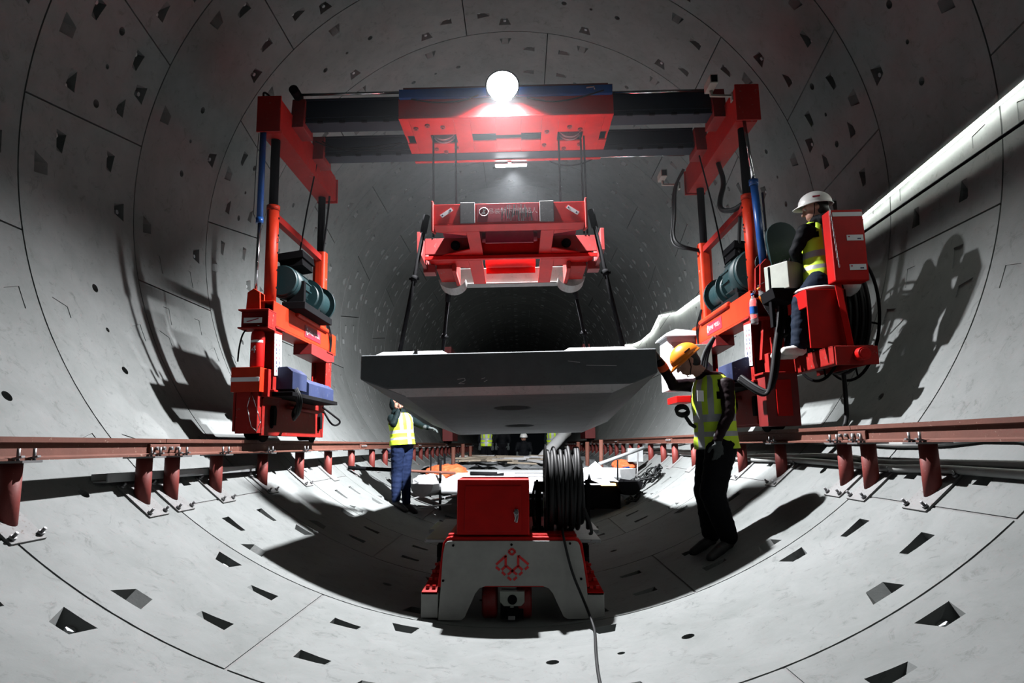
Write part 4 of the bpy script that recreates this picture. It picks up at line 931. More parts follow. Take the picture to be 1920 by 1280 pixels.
# cable from the drum over the skirt to the floor
cp_ = [(.42, 5.02, -3.20), (.415, 4.94, -3.218), (.42, 4.885, -3.25), (.44, 4.87, -3.35), (.48, 4.87, -3.50), (.55, 4.83, -3.66), (.60, 4.62, floor_z(.60)+.014), (.58, 4.4, floor_z(.58)+.014), (.55, 4.1, floor_z(.55)+.012), (.52, 3.7, floor_z(.52)+.012), (.51, 3.3, floor_z(.51)+.012), (.50, 2.8, floor_z(.5)+.012)]
q = MB(); q.tube(cp_, .0095, 8, smooth=3); o = q.done('trailing_cable', cablem, off=cp_[-1]); single(o, cp_[-1]); info(o, 'cable hanging from the drum over the white skirt and along the floor', 'cable')
# grey steel deck behind
gd = thing('steel_deck', 'flat grey steel deck plate behind the red tractor', 'deck', (.05, 5.9, -3.4))
q = MB(); q.box(-.62, .72, 5.18, 6.55, -3.325, -3.30); q.done('deck_plate', steel, gd, .004)
q = MB(); q.box(-.70, .80, 6.0, 6.6, -3.36, -3.33); q.done('lower_plate', steel, gd, .004)
for x in (-.5, .6):
    q = MB(); q.box(x-.04, x+.04, 5.3, 6.5, -3.45, -3.36); q.done('deck_bearer', black, gd)
    for y in (5.5, 6.4):
        q = MB(); q.cyl((x-.05, y, -3.55), (x+.05, y, -3.55), .13, n=24); q.done('wheel', rubber, gd)
# white flatbed
fb_ = thing('white_flatbed', 'white topped flatbed carrier behind the red cabinet', 'vehicle', (.2, 12.2, -3.7))
q = MB(); q.box(-1.10, 1.55, 10.15, 14.3, -3.33, -3.12); q.done('white_top', white, fb_, .03)
q = MB(); q.box(-.86, 1.22, 10.2, 14.2, -3.56, -3.33); q.done('body', black, fb_, .01)
for x in (-.6, .7):
    for y in (10.9, 12.2, 13.5):
        q = MB(); q.lathe([(.05, -.07), (.13, -.07), (.15, -.05), (.15, .05), (.13, .07), (.05, .07)], Matrix.Translation((x, y, -3.59)) @ Matrix.Rotation(R_(90), 4, 'Y'), 24); q.done('wheel', rubber, fb_)
for y in (11.0, 12.4):
    q = MB(); q.box(.0, .75, y, y+.10, -3.121, -3.116); q.done('deck_slot_shade', black, fb_)  # black strips laid on the deck as the shade in its slots
q = MB(); q.box(1.02, 1.58, 9.95, 10.2, -3.52, -3.19); q.done('battery_box', black, fb_, .01)
q = MB(); q.box(1.30, 1.56, 9.93, 10.0, -3.19, -3.155); q.done('amber_lamp', warm, fb_, .004)
q = MB(); q.prism([(.98, -3.16), (1.28, -3.16), (1.16, -3.11), (1.13, -3.02), (1.10, -3.11)], 'y', 10.0, 10.04); q.done('latch', black, fb_)
rl_ = MB(); rl_.cyl((-.76, 11.6, -3.085), (-.30, 11.5, -3.09), .034, n=14); rl_.prism([(-.5, -3.119), (-.18, -3.119), (-.18, -3.075), (-.5, -3.11)], 'y', 11.45, 11.6)
o = rl_.done('rubber_roll', rubber, off=(-.4, 11.5, -3.12)); single(o, (-.4, 11.5, -3.12)); info(o, 'black rubber roll lying on the white flatbed top', 'roll')
# ------------------------------------------------------------------ fire extinguisher and bottles
fe_ = thing('fire_extinguisher', 'red fire extinguisher marked 4 standing on the striped box of the left crane leg', 'extinguisher', (-2.40, 6.12, -1.83), True)
ex, ey, ez = -2.405, 6.13, -1.83
q = MB(); q.lathe([(.060, 0), (.064, .012), (.064, .30), (.058, .335), (.035, .36), (.018, .37)], Matrix.Translation((ex, ey, ez)), 28); q.done('cylinder', red, fe_)
q = MB(); q.cyl((ex, ey, ez+.365), (ex, ey, ez+.40), .017, n=12); q.bar((ex, ey, ez+.40), (ex-.09, ey-.01, ez+.405), .018, .006); q.bar((ex, ey, ez+.415), (ex-.08, ey, ez+.435), .018, .005); q.ball((ex+.012, ey-.02, ez+.40), .014); q.done('valve', chrome, fe_)
q = MB(); q.tube([(ex-.02, ey-.01, ez+.39), (ex-.09, ey-.02, ez+.385), (ex-.145, ey-.02, ez+.32), (ex-.17, ey-.02, ez+.18), (ex-.175, ey-.02, ez+.06)], .008, 8, smooth=3); q.done('hose', rubber, fe_)
q = MB(); Mq = Matrix.Translation((ex, ey, ez))
def band(z0, z1, a0, a1, m_, nm):
    b = MB(); pr = [(.0655*math.cos(R_(a)), .0655*math.sin(R_(a))) for a in range(a0, a1+1, 8)]
    for (u0, v0), (u1, v1) in zip(pr, pr[1:]):
        v = [b.bm.verts.new((ex+u, ey+w_, ez+z)) for u, w_, z in ((u0, v0, z0), (u1, v1, z0), (u1, v1, z1), (u0, v0, z1))]; b.bm.faces.new(v)
    b.done(nm, m_, fe_)
band(.235, .258, 215, 335, paper, 'white_band')
text('number_text', '4', FM((ex-.012, ey-.068, ez+.165), (1, 0, 0), (0, 0, 1)), .10, wtext, fe_)
for (px, py, lean, lab, capm, labm, lz) in ((1413, 580, 0, 'clear water bottle with a blue label hanging on the right crane leg', blue, blue, .45), (1436, 566, -24, 'clear bottle with an orange label hanging tilted beside the water bottle', plast, plast, .62)):
    p = atg(px, py, 6.0); th_ = R_(lean)
    bt = thing('plastic_bottle', lab, 'bottle', p, True); Mb = Matrix.Translation(p) @ Matrix.Rotation(th_, 4, 'Y')
    pr = [(.030, -.14), (.034, -.13), (.031, -.11), (.034, -.10), (.031, -.08), (.034, -.06), (.034, .06), (.028, .09), (.013, .115), (.013, .13)]
    q = MB(); q.lathe(pr, Mb, 24); q.done('bottle_body', mglass, bt)
    q = MB(); q.cyl(Mb @ Vector((0, 0, .13)), Mb @ Vector((0, 0, .15)), .016, n=16); q.done('cap', capm, bt)
    z0 = -.04 if lean == 0 else .01; q = MB(); q.cyl(Mb @ Vector((0, 0, z0)), Mb @ Vector((0, 0, z0+.065)), .0355, n=24, cap=False); q.done('bottle_label', labm, bt)
    q = MB(); q.tube([Mb @ Vector((0, 0, .14)), Mb @ Vector((.01, 0, .17)), p+Vector((.02, .02, .20)), p+Vector((.05, .06, .19)), p+Vector((.04, .05, .16))], .003, 6); q.done('string', chrome, bt)
# ------------------------------------------------------------------ people
def capsule(bm, a, b_, ra, rb, n=14):
    a = Vector(a); b_ = Vector(b_)
    for c, r in ((a, ra), (b_, rb)): bmesh.ops.create_uvsphere(bm, u_segments=n, v_segments=9, radius=r, matrix=Matrix.Translation(c))
    if (b_-a).length > 1e-4:
        m = MB(); m.bm.free(); m.bm = bm; m.cyl(a, b_, ra, rb, n)
def ellip(bm, c, r, F=None, n=18):
    T = Matrix.Translation(Vector(c)) @ (F.to_4x4() if F else Matrix.Identity(4)) @ Matrix.Diagonal((*r, 1))
    bmesh.ops.create_uvsphere(bm, u_segments=n, v_segments=12, radius=1, matrix=T)
def fuse(bm, voxel, smooth=4, wrinkle=0):
    """union of closed shapes -> one continuous skin"""
    bmesh.ops.recalc_face_normals(bm, faces=bm.faces[:])
    me = bpy.data.meshes.new('f'); bm.to_mesh(me); bm.free(); o = bpy.data.objects.new('f', me); COL.objects.link(o)
    r = o.modifiers.new('r', 'REMESH'); r.mode = 'VOXEL'; r.voxel_size = voxel
    s_ = o.modifiers.new('s', 'SMOOTH'); s_.iterations = smooth; s_.factor = .5
    out = bpy.data.meshes.new_from_object(o.evaluated_get(bpy.context.evaluated_depsgraph_get())); bpy.data.objects.remove(o)
    if wrinkle:
        nn = [v.normal.copy() for v in out.vertices]
        for v, n_ in zip(out.vertices, nn):
            p = v.co; d = noise.noise(Vector((p.x*9, p.y*9, p.z*24)))+.5*noise.noise(Vector((p.x*26+3, p.y*26, p.z*40)))
            v.co = p+n_*d*wrinkle
    for p in out.polygons: p.use_smooth = True
    return out
def segd(p, a, b_):
    ab = b_-a; t = max(0, min(1, (p-a).dot(ab)/max(ab.length_squared, 1e-9))); return (p-a-ab*t).length
def hand(parent, wrist, fdir, pdir, curl, mat, base, thumb_side=1, spread=.18, name='glove'):
    """gloved hand: fdir towards the fingers, pdir palm normal; curl in degrees per joint for the 4 fingers"""
    f = Vector(fdir).normalized(); p = Vector(pdir); p = (p-f*p.dot(f)).normalized(); s = f.cross(p)*thumb_side
    bm = bmesh.new(); wv = Vector(wrist)
    capsule(bm, wv-f*.05, wv+f*.01, .034, .030)
    ellip(bm, wv+f*.05, (.044, .020, .052), Matrix((s, p, f)).transposed())
    for i, (o_, L_) in enumerate(((-.033, .060), (-.011, .072), (.011, .078), (.033, .070))):
        d = (f-s*(-o_)*spread*8*.35).normalized(); q = wv+f*.085+s*o_; c = R_(curl[i] if hasattr(curl, '__len__') else curl)
        r = .0115
        for L2 in (L_*.45, L_*.33, L_*.25):
            ax = s; d = (Matrix.Rotation(c, 3, d.cross(p).normalized() if True else ax) @ d).normalized()
            e = q+d*L2; capsule(bm, q, e, r, r*.92, 8); q = e; r *= .92
    q = wv+f*.025+s*.036; d = (s*.8+f*.6+p*.35).normalized(); e = q+d*.038; capsule(bm, q, e, .014, .0125, 8); d2 = (s*.25+f*.85+p*.5).normalized(); capsule(bm, e, e+d2*.032, .0125, .0105, 8)
    me = fuse(bm, .0045, 3); me.materials.append(mat)
    me.transform(Matrix.Translation(-Vector(base))); o = bpy.data.objects.new(name, me); COL.objects.link(o); o.parent = parent; return o
def make_person(label, base, J, look, hfwd, mats, fwd, vest=True, helmet=None, hel_up=None, vox=.011, hood=False, sit=False, vest_mats=None, hands=None, group=None, wr=.006, lw=1.0):
    """J: joints in world space; mats: dict torso/legs/skin/boot"""
    base = Vector(base); P = {k: Vector(v) for k, v in J.items()}
    t = thing('person', label, 'person', base, False, group)
    hip = (P['hipL']+P['hipR'])/2; sh_ = (P['shL']+P['shR'])/2; neck = P['neck']; head = P['head']
    up = (sh_-hip).normalized(); r_ = (P['shR']-P['shL']).normalized(); f = up.cross(r_); f = f if f.dot(Vector(fwd)) > 0 else -f
    rr = f.cross(up).normalized(); TF = Matrix((rr, f, up)).transposed()
    bm = bmesh.new(); bones = []
    def bone(a, b_, ra, rb, tag): capsule(bm, P[a] if isinstance(a, str) else a, P[b_] if isinstance(b_, str) else b_, ra, rb); bones.append((P[a] if isinstance(a, str) else a, P[b_] if isinstance(b_, str) else b_, (ra+rb)/2, tag))
    chest = hip.lerp(sh_, .66)
    ellip(bm, chest, (.175, .125, .20), TF); ellip(bm, hip.lerp(sh_, .28), (.155, .118, .18), TF); ellip(bm, hip, (.165, .125, .12), TF)
    bones += [(hip.lerp(sh_, .2), sh_, .15, 'torso'), (hip-up*.02, hip+up*.02, .14, 'legs')]
    for s in 'LR':
        bone('sh'+s, 'el'+s, .066, .050, 'torso'); bone('el'+s, 'wr'+s, .050, .037, 'torso'); bone(chest+up*.06, 'sh'+s, .10, .070, 'torso')
        bone('hip'+s, 'kn'+s, .105*lw, .084*lw, 'legs'); bone('kn'+s, 'an'+s, .086*lw, .064*lw, 'legs')
        capsule(bm, hip, P['hip'+s], .11, .10)
    bone(sh_, neck, .085, .065, 'torso'); bone(neck, head-(head-neck)*.3, .060, .055, 'skin' if not hood else 'torso')
    # head
    lf = Vector(hfwd).normalized(); hu = Vector(look); hu = (hu-lf*hu.dot(lf)).normalized(); hr = lf.cross(hu); HF = Matrix((hr, lf, hu)).transposed()
    H = lambda x, y, z: head+HF @ Vector((x, y, z))
    ellip(bm, H(0, -.012, .03), (.076, .096, .098), HF); ellip(bm, H(0, .022, -.045), (.056, .066, .072), HF); ellip(bm, H(0, .055, -.085), (.026, .026, .02), HF)
    bmn = [(H(0, .088, .012), H(0, .112, -.028), .009, .015)]
    for a, b_, ra, rb in bmn: capsule(bm, a, b_, ra, rb, 8)
    ellip(bm, H(0, .084, .03), (.052, .018, .010), HF); ellip(bm, H(0, .082, -.058), (.026, .016, .008), HF); ellip(bm, H(0, .080, -.070), (.024, .016, .008), HF)
    for s in (-1, 1): ellip(bm, H(s*.078, -.010, -.005), (.010, .020, .032), HF)
    bones.append((H(0, .02, -.06), H(0, 0, .06), .09, 'skin'))
    me = fuse(bm, vox, 5, wr if vox > .009 else wr)
    order = ['torso', 'legs', 'skin']; 
    for k in order: me.materials.append(mats[k])
    for p in me.polygons:
        c = p.center; best = min(bones, key=lambda b_: segd(c, b_[0], b_[1])-b_[2]); p.material_index = order.index(best[3])
    me.transform(Matrix.Translation(-base)); body = bpy.data.objects.new('body', me); COL.objects.link(body); body.parent = t; OFF[body.name] = base
    # shoes
    for s in 'LR':
        a = P['an'+s]; toe = P['toe'+s]; d = (toe-a); d.z = d.z; bm = bmesh.new()
        heel = a+Vector((0, 0, -.055))-d.normalized()*.03; tt = toe
        capsule(bm, heel, heel.lerp(tt, .55), .040, .044); capsule(bm, heel.lerp(tt, .5), tt, .044, .034); capsule(bm, a+Vector((0, 0, .03)), heel+d.normalized()*.03, .052, .046)
        m2 = fuse(bm, .008, 3); m2.materials.append(mats['shoe']); m2.transform(Matrix.Translation(-base)); o = bpy.data.objects.new('shoe', m2); COL.objects.link(o); o.parent = t; OFF[o.name] = base
        z0 = min(v.co.z for v in m2.vertices); q = MB()
        for v in m2.vertices:
            if v.co.z < z0+.018: v.co.z = max(v.co.z, z0+.010)
    # eyes
    for s in (-1, 1):
        q = MB(); q.ball(H(s*.030, .079, .010), .011, M=HF); q.done('eye', helw if vox < .01 else hair, t)
    q = MB(); q.bm.free(); q.bm = bmesh.new(); ellip(q.bm, H(0, -.030, .030), (.080, .088, .094), HF); ellip(q.bm, H(0, -.05, -.02), (.074, .062, .07), HF)
    hm = fuse(q.bm, .010, 2, .003); hm.materials.append(mats.get('hair', hair)); hm.transform(Matrix.Translation(-base)); o = bpy.data.objects.new('hair', hm); COL.objects.link(o); o.parent = t
    if hood:
        bm = bmesh.new(); ellip(bm, H(0, -.035, .01), (.100, .100, .13), HF); ellip(bm, neck+Vector((0, 0, 0)), (.12, .11, .07), TF); hm = fuse(bm, .012, 3, .006); hm.materials.append(mats['torso']); hm.transform(Matrix.Translation(-base)); o = bpy.data.objects.new('hood', hm); COL.objects.link(o); o.parent = t
    elif mats.get('collar'):
        bm = bmesh.new(); ellip(bm, neck-up*.005-f*.02, (.105, .10, .05), TF); ellip(bm, neck-f*.09-up*.02, (.13, .07, .065), TF); hm = fuse(bm, .010, 3, .006); hm.materials.append(mats['collar']); hm.transform(Matrix.Translation(-base)); o = bpy.data.objects.new('hood', hm); COL.objects.link(o); o.parent = t
    if vest:
        rows = 30; cols = 40; prof_ = [(0, .200, .150), (.12, .196, .148), (.3, .182, .140), (.5, .186, .145), (.7, .200, .150), (.85, .185, .135), (.95, .160, .115), (1.02, .105, .095)]
        hem = hip-up*(.02 if not sit else .0); top = sh_+up*.075; bm = bmesh.new(); G = []
        vm = vest_mats or (vestm, refl, None)
        ms = [vm[0], refl, zinc] + ([vm[2]] if vm[2] else [])
        for i in range(rows+1):
            u = i/rows; w0 = w1 = None
            for A, Bp in zip(prof_, prof_[1:]):
                if A[0] <= u*1.02 <= Bp[0]: k = (u*1.02-A[0])/(Bp[0]-A[0]); w0 = A[1]+(Bp[1]-A[1])*k; w1 = A[2]+(Bp[2]-A[2])*k
            if w0 is None: w0, w1 = prof_[-1][1:]
            c = hem.lerp(top, u); row = []
            for j in range(cols):
                a = 2*math.pi*j/cols; ca, sa = math.cos(a), math.sin(a); k = 1+.035*noise.noise(Vector((ca*2.2, sa*2.2, u*7+base.x*3)))+.02*noise.noise(Vector((ca*6, sa*6, u*20)))
                x = math.copysign(abs(ca)**.85, ca)*w0*k; y = math.copysign(abs(sa)**.9, sa)*w1*k
                row.append(bm.verts.new(c+TF @ Vector((x, y, 0))))
            G.append(row)
        for i in range(rows):
            for j in range(cols):
                a = 2*math.pi*(j+.5)/cols; u = (i+.5)/rows
                if u > .66 and u < .93 and abs(math.cos(a)) > .87-.9*max(0, .78-u) : continue
                fc = bm.faces.new((G[i][j], G[i][(j+1) % cols], G[i+1][(j+1) % cols], G[i+1][j])); fc.smooth = True
                m_ = 0
                if .16 < u < .24 or .38 < u < .46: m_ = 1
                if u >= .46 and .50 < abs(math.cos(a)) < .68: m_ = 1
                if abs(a-math.pi/2) < .09: m_ = 2
                if vm[2] and math.sin(a) < -.2 and abs(math.cos(a)) < .62 and .46 < u < .80: m_ = 3
                if vm[2] and math.sin(a) < -.2 and abs(math.cos(a)) < .75 and .24 <= u <= .38: m_ = 3
                fc.material_index = m_
        m2 = bpy.data.meshes.new('vest'); bm.to_mesh(m2); bm.free(); [m2.materials.append(m) for m in ms]
        m2.transform(Matrix.Translation(-base)); o = bpy.data.objects.new('vest', m2); COL.objects.link(o); o.parent = t; OFF[o.name] = base
        so = o.modifiers.new('s', 'SOLIDIFY'); so.thickness = .006; so.offset = 1; so.use_rim = True
        if vm[2]:
            c = hem.lerp(top, .70); text('back_print', '中', FM(c-f*.158-rr*.055, rr if True else -rr, up), .085, ink, t)
    if helmet:
        hu2 = Vector(hel_up).normalized() if hel_up else hu; lf2 = (lf-hu2*lf.dot(hu2)).normalized(); HF2 = Matrix((lf2.cross(hu2), lf2, hu2)).transposed()
        c = head+HF @ Vector((0, -.012, .035)); q = MB(); M = Matrix.Translation(c) @ HF2.to_4x4(); n = 36; ringsv = []
        for th_ in range(0, 91, 6):
            a = R_(th_); rad = math.cos(a); z = .118*math.sin(a); row = []
            for j in range(n):
                b_ = 2*math.pi*j/n; x = .112*rad*math.cos(b_); y = .135*rad*math.sin(b_); rg = .006*max(0, math.cos((abs(math.cos(b_)))*3.14*1.6)) if th_ > 10 else 0
                row.append(q.bm.verts.new(M @ Vector((x, y, z+rg*rad))))
            ringsv.append(row)
        brim = [q.bm.verts.new(M @ Vector(((.112+.012)*math.cos(2*math.pi*j/n), (.135+.012)*math.sin(2*math.pi*j/n)+(.040*max(0, math.sin(2*math.pi*j/n))**3), -.012-.014*max(0, math.sin(2*math.pi*j/n))))) for j in range(n)]
        for A, Bv in zip([brim]+ringsv, ringsv):
            for j in range(n):
                try: fc = q.bm.faces.new((A[j], A[(j+1) % n], Bv[(j+1) % n], Bv[j])); fc.smooth = True
                except Exception: pass
        bmesh.ops.remove_doubles(q.bm, verts=q.bm.verts[:], dist=1e-5)
        hm = q.done('helmet', helmet, t); so = hm.modifiers.new('s', 'SOLIDIFY'); so.thickness = .005; so.offset = 1
        q = MB(); q.tube([M @ Vector((-.085, .01, -.01)), H(-.075, .02, -.05), H(-.03, .06, -.112), H(.03, .06, -.112), H(.075, .02, -.05), M @ Vector((.085, .01, -.01))], .004, 6); q.done('chin_strap', black, t)
        q = MB(); q.bar(M @ Vector((-.113, .02, .045)), M @ Vector((-.110, -.04, .045)), .003, .014); q.bar(M @ Vector((-.03, .12, .05)), M @ Vector((.03, .12, .05)), .014, .004); q.done('helmet_mark', inkr if helmet is helw else rust, t)
    return t, TF, P
def gfoot(px, py, dx=0, dy=0, h=.055):   # ankle just above the lining under this photo point
    p = at(px, py, 1); d = p-CAM; a = d.x*d.x+d.z*d.z; b_ = CAM.x*d.x+CAM.z*d.z; c = CAM.x**2+CAM.z**2-TR*TR
    k = (-b_+math.sqrt(b_*b_-a*c))/a; q = CAM+d*k; return q
# right man: hand on the slab corner, looking down
Y = 5.62
fr, fl2 = Vector((1.66, 5.52, floor_z(1.66))), Vector((1.60, 5.86, floor_z(1.60)))
JR = dict(head=at(1288, 678, Y-.02), neck=at(1322, 706, Y), shL=at(1362, 722, Y-.17), shR=at(1308, 722, Y+.17),
          elL=at(1366, 776, Y-.24), wrL=at(1346, 822, Y-.22), elR=at(1262, 722, 5.72), wrR=at(1237, 678, 5.60),
          hipL=at(1352, 838, Y-.09), hipR=at(1335, 835, Y+.09), knL=at(1336, 925, Y-.12), knR=at(1324, 918, Y+.12),
          anL=Vector((1.78, 5.50, floor_z(1.78)+.10)), anR=Vector((1.74, 5.84, floor_z(1.74)+.10)),
          toeL=Vector((1.60, 5.40, floor_z(1.60)+.035)), toeR=Vector((1.56, 5.78, floor_z(1.56)+.035)))
pr_, TF, P = make_person('standing worker in orange helmet and yellow vest with a hand on the slab corner', (1.74, 5.65, floor_z(1.74)), JR,
    (-.35, 0, .94), (-.80, -.06, -.52), dict(torso=jacket, legs=pants, skin=skin, shoe=boot, collar=jacket), (-1, -.25, 0), True, plast, (-.62, 0, .80), .0085, lw=1.22)
bR = Vector((1.74, 5.65, floor_z(1.74)))
hand(pr_, P['wrR']+Vector((-.01, 0, .02)), (-.55, -.35, .62), (-.5, -.2, -.8), (30, 34, 36, 38), glove, bR, -1)
hand(pr_, P['wrL']+Vector((0, 0, -.03)), (.02, 0, -1), (-.2, .9, 0), (16, 18, 20, 22), glove, bR, -1)
q = MB(); q.cyl(P['wrR']+(P['elR']-P['wrR'])*.10, P['wrR']+(P['elR']-P['wrR'])*.32, .043, .046, 18); q.done('orange_cuff', orange_cuff, pr_)
q = MB()
for k in range(3): q.tube([at(1280, 772, 5.5)+Vector((.05*math.cos(a), .012*k, .035*math.sin(a)+.01*k)) for a in [i*math.pi/7 for i in range(14)]], .013, 8, True)
q.tube([at(1285, 780, 5.5), at(1295, 795, 5.52), at(1303, 800, 5.55)], .016, 8); q.done('held_cable_coil', cablem, pr_)
q = MB(); q.box(-.035, .035, -.004, 0, -.045, .045, paper, Matrix.Translation(at(1313, 742, Y-.175)) @ Matrix.Rotation(R_(30), 4, 'Z')); q.done('badge_pocket', paper, pr_)
# seated operator
Y = 5.62
JS = dict(head=at(1528, 392, Y), neck=at(1537, 414, Y), shL=at(1509, 434, Y-.05), shR=at(1566, 432, Y+.19),
          elL=at(1490, 472, Y+.02), wrL=at(1503, 496, Y+.16), elR=at(1560, 478, Y+.30), wrR=at(1515, 497, Y+.24),
          hipL=at(1534, 530, Y-.04), hipR=at(1562, 530, Y+.16), knL=at(1503, 568, Y+.02), knR=at(1512, 563, Y+.24),
          anL=Vector((2.500, 5.62, -1.745)), anR=Vector((2.53, 5.86, -1.745)),
          toeL=Vector((2.36, 5.58, -1.80)), toeR=Vector((2.40, 5.92, -1.80)))
ps_, TF2, P2 = make_person('worker in white helmet seated on the crane platform, seen from behind', (2.70, 5.7, -1.35), JS,
    (0, 0, 1), (-.92, .38, -.22), dict(torso=jackb, legs=jeans, skin=skin, shoe=sneaker, collar=jackb), (-.9, .45, 0), True, helw, (-.05, 0, 1), .009, sit=True, vest_mats=(vestm, refl, vesto))
bS = Vector((2.70, 5.7, -1.35))
hand(ps_, P2['wrL'], (-.35, .8, -.45), (0, 0, -1), 28, glove, bS, 1); hand(ps_, P2['wrR'], (-.7, .5, -.3), (0, 0, -1), 28, glove, bS, -1)
# man at the left of the slab
Y = 9.8
bL = Vector((-1.62, 9.8, floor_z(-1.62)))
JL = dict(head=at(744, 757, Y), neck=at(748, 774, Y), shL=at(768, 785, Y+.16), shR=at(735, 785, Y-.14),
          elL=at(790, 798, Y), wrL=at(803, 802, Y-.15), elR=at(738, 795, Y-.32), wrR=at(748, 768, Y-.25),
          hipL=at(763, 832, Y+.08), hipR=at(746, 832, Y-.08), knL=at(760, 885, Y+.05), knR=at(744, 888, Y-.05),
          anL=Vector((-1.56, 9.85, floor_z(-1.56)+.10)), anR=Vector((-1.68, 9.66, floor_z(-1.68)+.10)),
          toeL=Vector((-1.40, 9.72, floor_z(-1.40)+.035)), toeR=Vector((-1.50, 9.5, floor_z(-1.50)+.035)))
pl_, TF3, P3 = make_person('worker in yellow vest and navy trousers standing left of the slab, reaching under it', bL, JL,
    (0, 0, 1), (.45, -.75, .3), dict(torso=jackg, legs=jeansb, skin=skin, shoe=boot), (.65, -.75, 0), True, None, None, .011, hood=True)
hand(pl_, P3['wrL'], (.9, -.2, -.15), (0, 0, -1), 20, glove, bL, 1); hand(pl_, P3['wrR'], (.1, -.1, 1), (.7, .5, 0), 22, skin, bL, -1)
# far workers under the slab
for k, (px, Yf, lab, tm, vst, lean) in enumerate(((912, 21, 'left one of the distant workers seen below the slab, in a yellow vest', jackb, True, 0), (942, 22, 'distant worker in dark clothes beside the left yellow vest, below the slab', jackb, False, .1),
                                           (982, 20.5, 'distant crouching worker in black near the white duct', jackb, False, -.1), (1036, 21.5, 'right one of the distant workers seen below the slab, in a yellow vest', jackg, True, 0))):
    c = at(px, 860, Yf); zf = -3.55; x = c.x; b0 = Vector((x, Yf, zf)); h = 1.0 if k != 2 else .72
    jj = dict(head=(x, Yf, zf+1.60*h), neck=(x, Yf, zf+1.44*h), shL=(x-.18, Yf, zf+1.36*h), shR=(x+.18, Yf, zf+1.36*h), elL=(x-.24, Yf-.05, zf+1.08*h), wrL=(x-.20, Yf-.2, zf+.92*h), elR=(x+.24, Yf-.05, zf+1.08*h), wrR=(x+.20, Yf-.2, zf+.92*h),
              hipL=(x-.09, Yf, zf+.92*h), hipR=(x+.09, Yf, zf+.92*h), knL=(x-.11+lean*.3, Yf-.03, zf+.50*h), knR=(x+.11, Yf, zf+.50*h), anL=(x-.12, Yf, zf+.10), anR=(x+.12, Yf, zf+.10), toeL=(x-.14, Yf-.17, zf+.035), toeR=(x+.14, Yf-.17, zf+.035))
    tf_, _, P4 = make_person(lab, b0, jj, (0, 0, 1), (0, -1, -.1), dict(torso=tm, legs=pants, skin=skin, shoe=boot), (0, -1, 0), vst, plast if k == 1 else helw, (0, 0, 1), .02)
    hand(tf_, P4['wrL'], (0, -.3, -1), (0, 1, 0), 20, glove, b0, 1); hand(tf_, P4['wrR'], (0, -.3, -1), (0, 1, 0), 20, glove, b0, -1)
# ------------------------------------------------------------------ debris and stores on the tunnel floor
def put(o, base, lab, cat, group=None): single(o, base); return info(o, lab, cat, group)
random.seed(5)
Rz = -3.72
bedm = MB(); n_ = 36
g = {}
for i in range(n_+1):
    for j in range(61):
        x = -2.15+4.3*i/n_; y = 14.6+j*.085; e = 1-(abs(x)/2.15)**2
        hgt = -3.10+.10*noise.noise(Vector((x*2, y*1.3, 0)))+.07*noise.noise(Vector((x*7, y*6, 4)))+.02*(y-14.6)
        fz = floor_z(x)+.005; g[i, j] = bedm.bm.verts.new((x, y, max(fz, min(hgt, fz+.9*max(0, e)**.4))))
for i in range(n_):
    for j in range(60): bedm.bm.faces.new((g[i, j], g[i+1, j], g[i+1, j+1], g[i, j+1]))
o = bedm.done('rubble_bed', slab_m, fixn=True); info(o, 'low bed of grey rubble and grout on the tunnel floor beyond the flatbed', 'rubble', kind='stuff')
for k in range(34):
    y = 14.9+k*.13+random.uniform(-.05, .05); x = random.uniform(-1.2, 1.2); z = -3.04+.02*(y-14.6)+random.uniform(0, .05); a = random.uniform(-.5, .5)+(1.57 if k % 4 == 0 else 0); L_ = random.uniform(.5, 1.3); wd = random.uniform(.08, .22)
    if x > .9: x = .8
    M = Matrix.Translation((0, 0, 0)) @ Matrix.Rotation(a, 4, 'Z') @ Matrix.Rotation(random.uniform(-.05, .05), 4, 'Y')
    q = MB(); q.box(-L_/2, L_/2, -wd/2, wd/2, 0, .035, None, M); o = q.done('timber_board', wood if k % 3 else slab_lite, None, .004); put(o, (x, y, z), 'weathered board lying on the rubble in the middle of the tunnel', 'board', 'boards on the rubble')
for k, (px, py0, py1, Yr, r) in enumerate(((850, 838, 870, 15.5, .045), (868, 832, 868, 17, .045), (882, 836, 866, 18, .04), (834, 850, 880, 13.5, .02), (822, 855, 885, 13, .016), (1084, 828, 865, 16, .04), (1101, 828, 868, 15, .045), (1127, 824, 885, 13, .04), (1158, 862, 935, 10.4, .012), (808, 852, 892, 12.2, .012), (826, 862, 900, 11, .022))):
    a = at(px, py1, Yr); b_ = at(px, py0, Yr); a.z = max(a.z, floor_z(a.x)-.0); a.z = floor_z(a.x)+.01 if a.z-floor_z(a.x) > .05 or True else a.z
    q = MB(); q.cyl(a, b_, r, n=10); o = q.done('standing_rod', rust if r > .03 else black, off=a)
    names = ['thick pipe stub standing on the left of the rubble', 'second pipe stub behind the leftmost thick one', 'third and farthest pipe stub on the left of the rubble', 'thin steel rod behind the flatbed, left', 'thinner steel rod left of the flatbed rear', 'pipe stub on the right, just under the slab', 'tan pipe stub on the right rubble', 'tall grey pipe stub right of the cable drum', 'thin black rod by the right trough', 'thin black rod beside the orange tarp', 'short grey post left of the flatbed']
    put(o, a, names[k], 'rod')
def bag(name, c, r, mat, lab, cat, rot=0, tilt=0):
    bm = bmesh.new(); ellip(bm, (0, 0, 0), r, Euler((tilt, 0, rot)).to_matrix()); ellip(bm, (r[0]*.55, 0, r[2]*.1), (r[0]*.5, r[1]*.7, r[2]*.7), Euler((tilt, .2, rot)).to_matrix())
    me = fuse(bm, .02, 2, .03); me.materials.append(mat); o = bpy.data.objects.new(name, me); COL.objects.link(o); put(o, c, lab, cat)
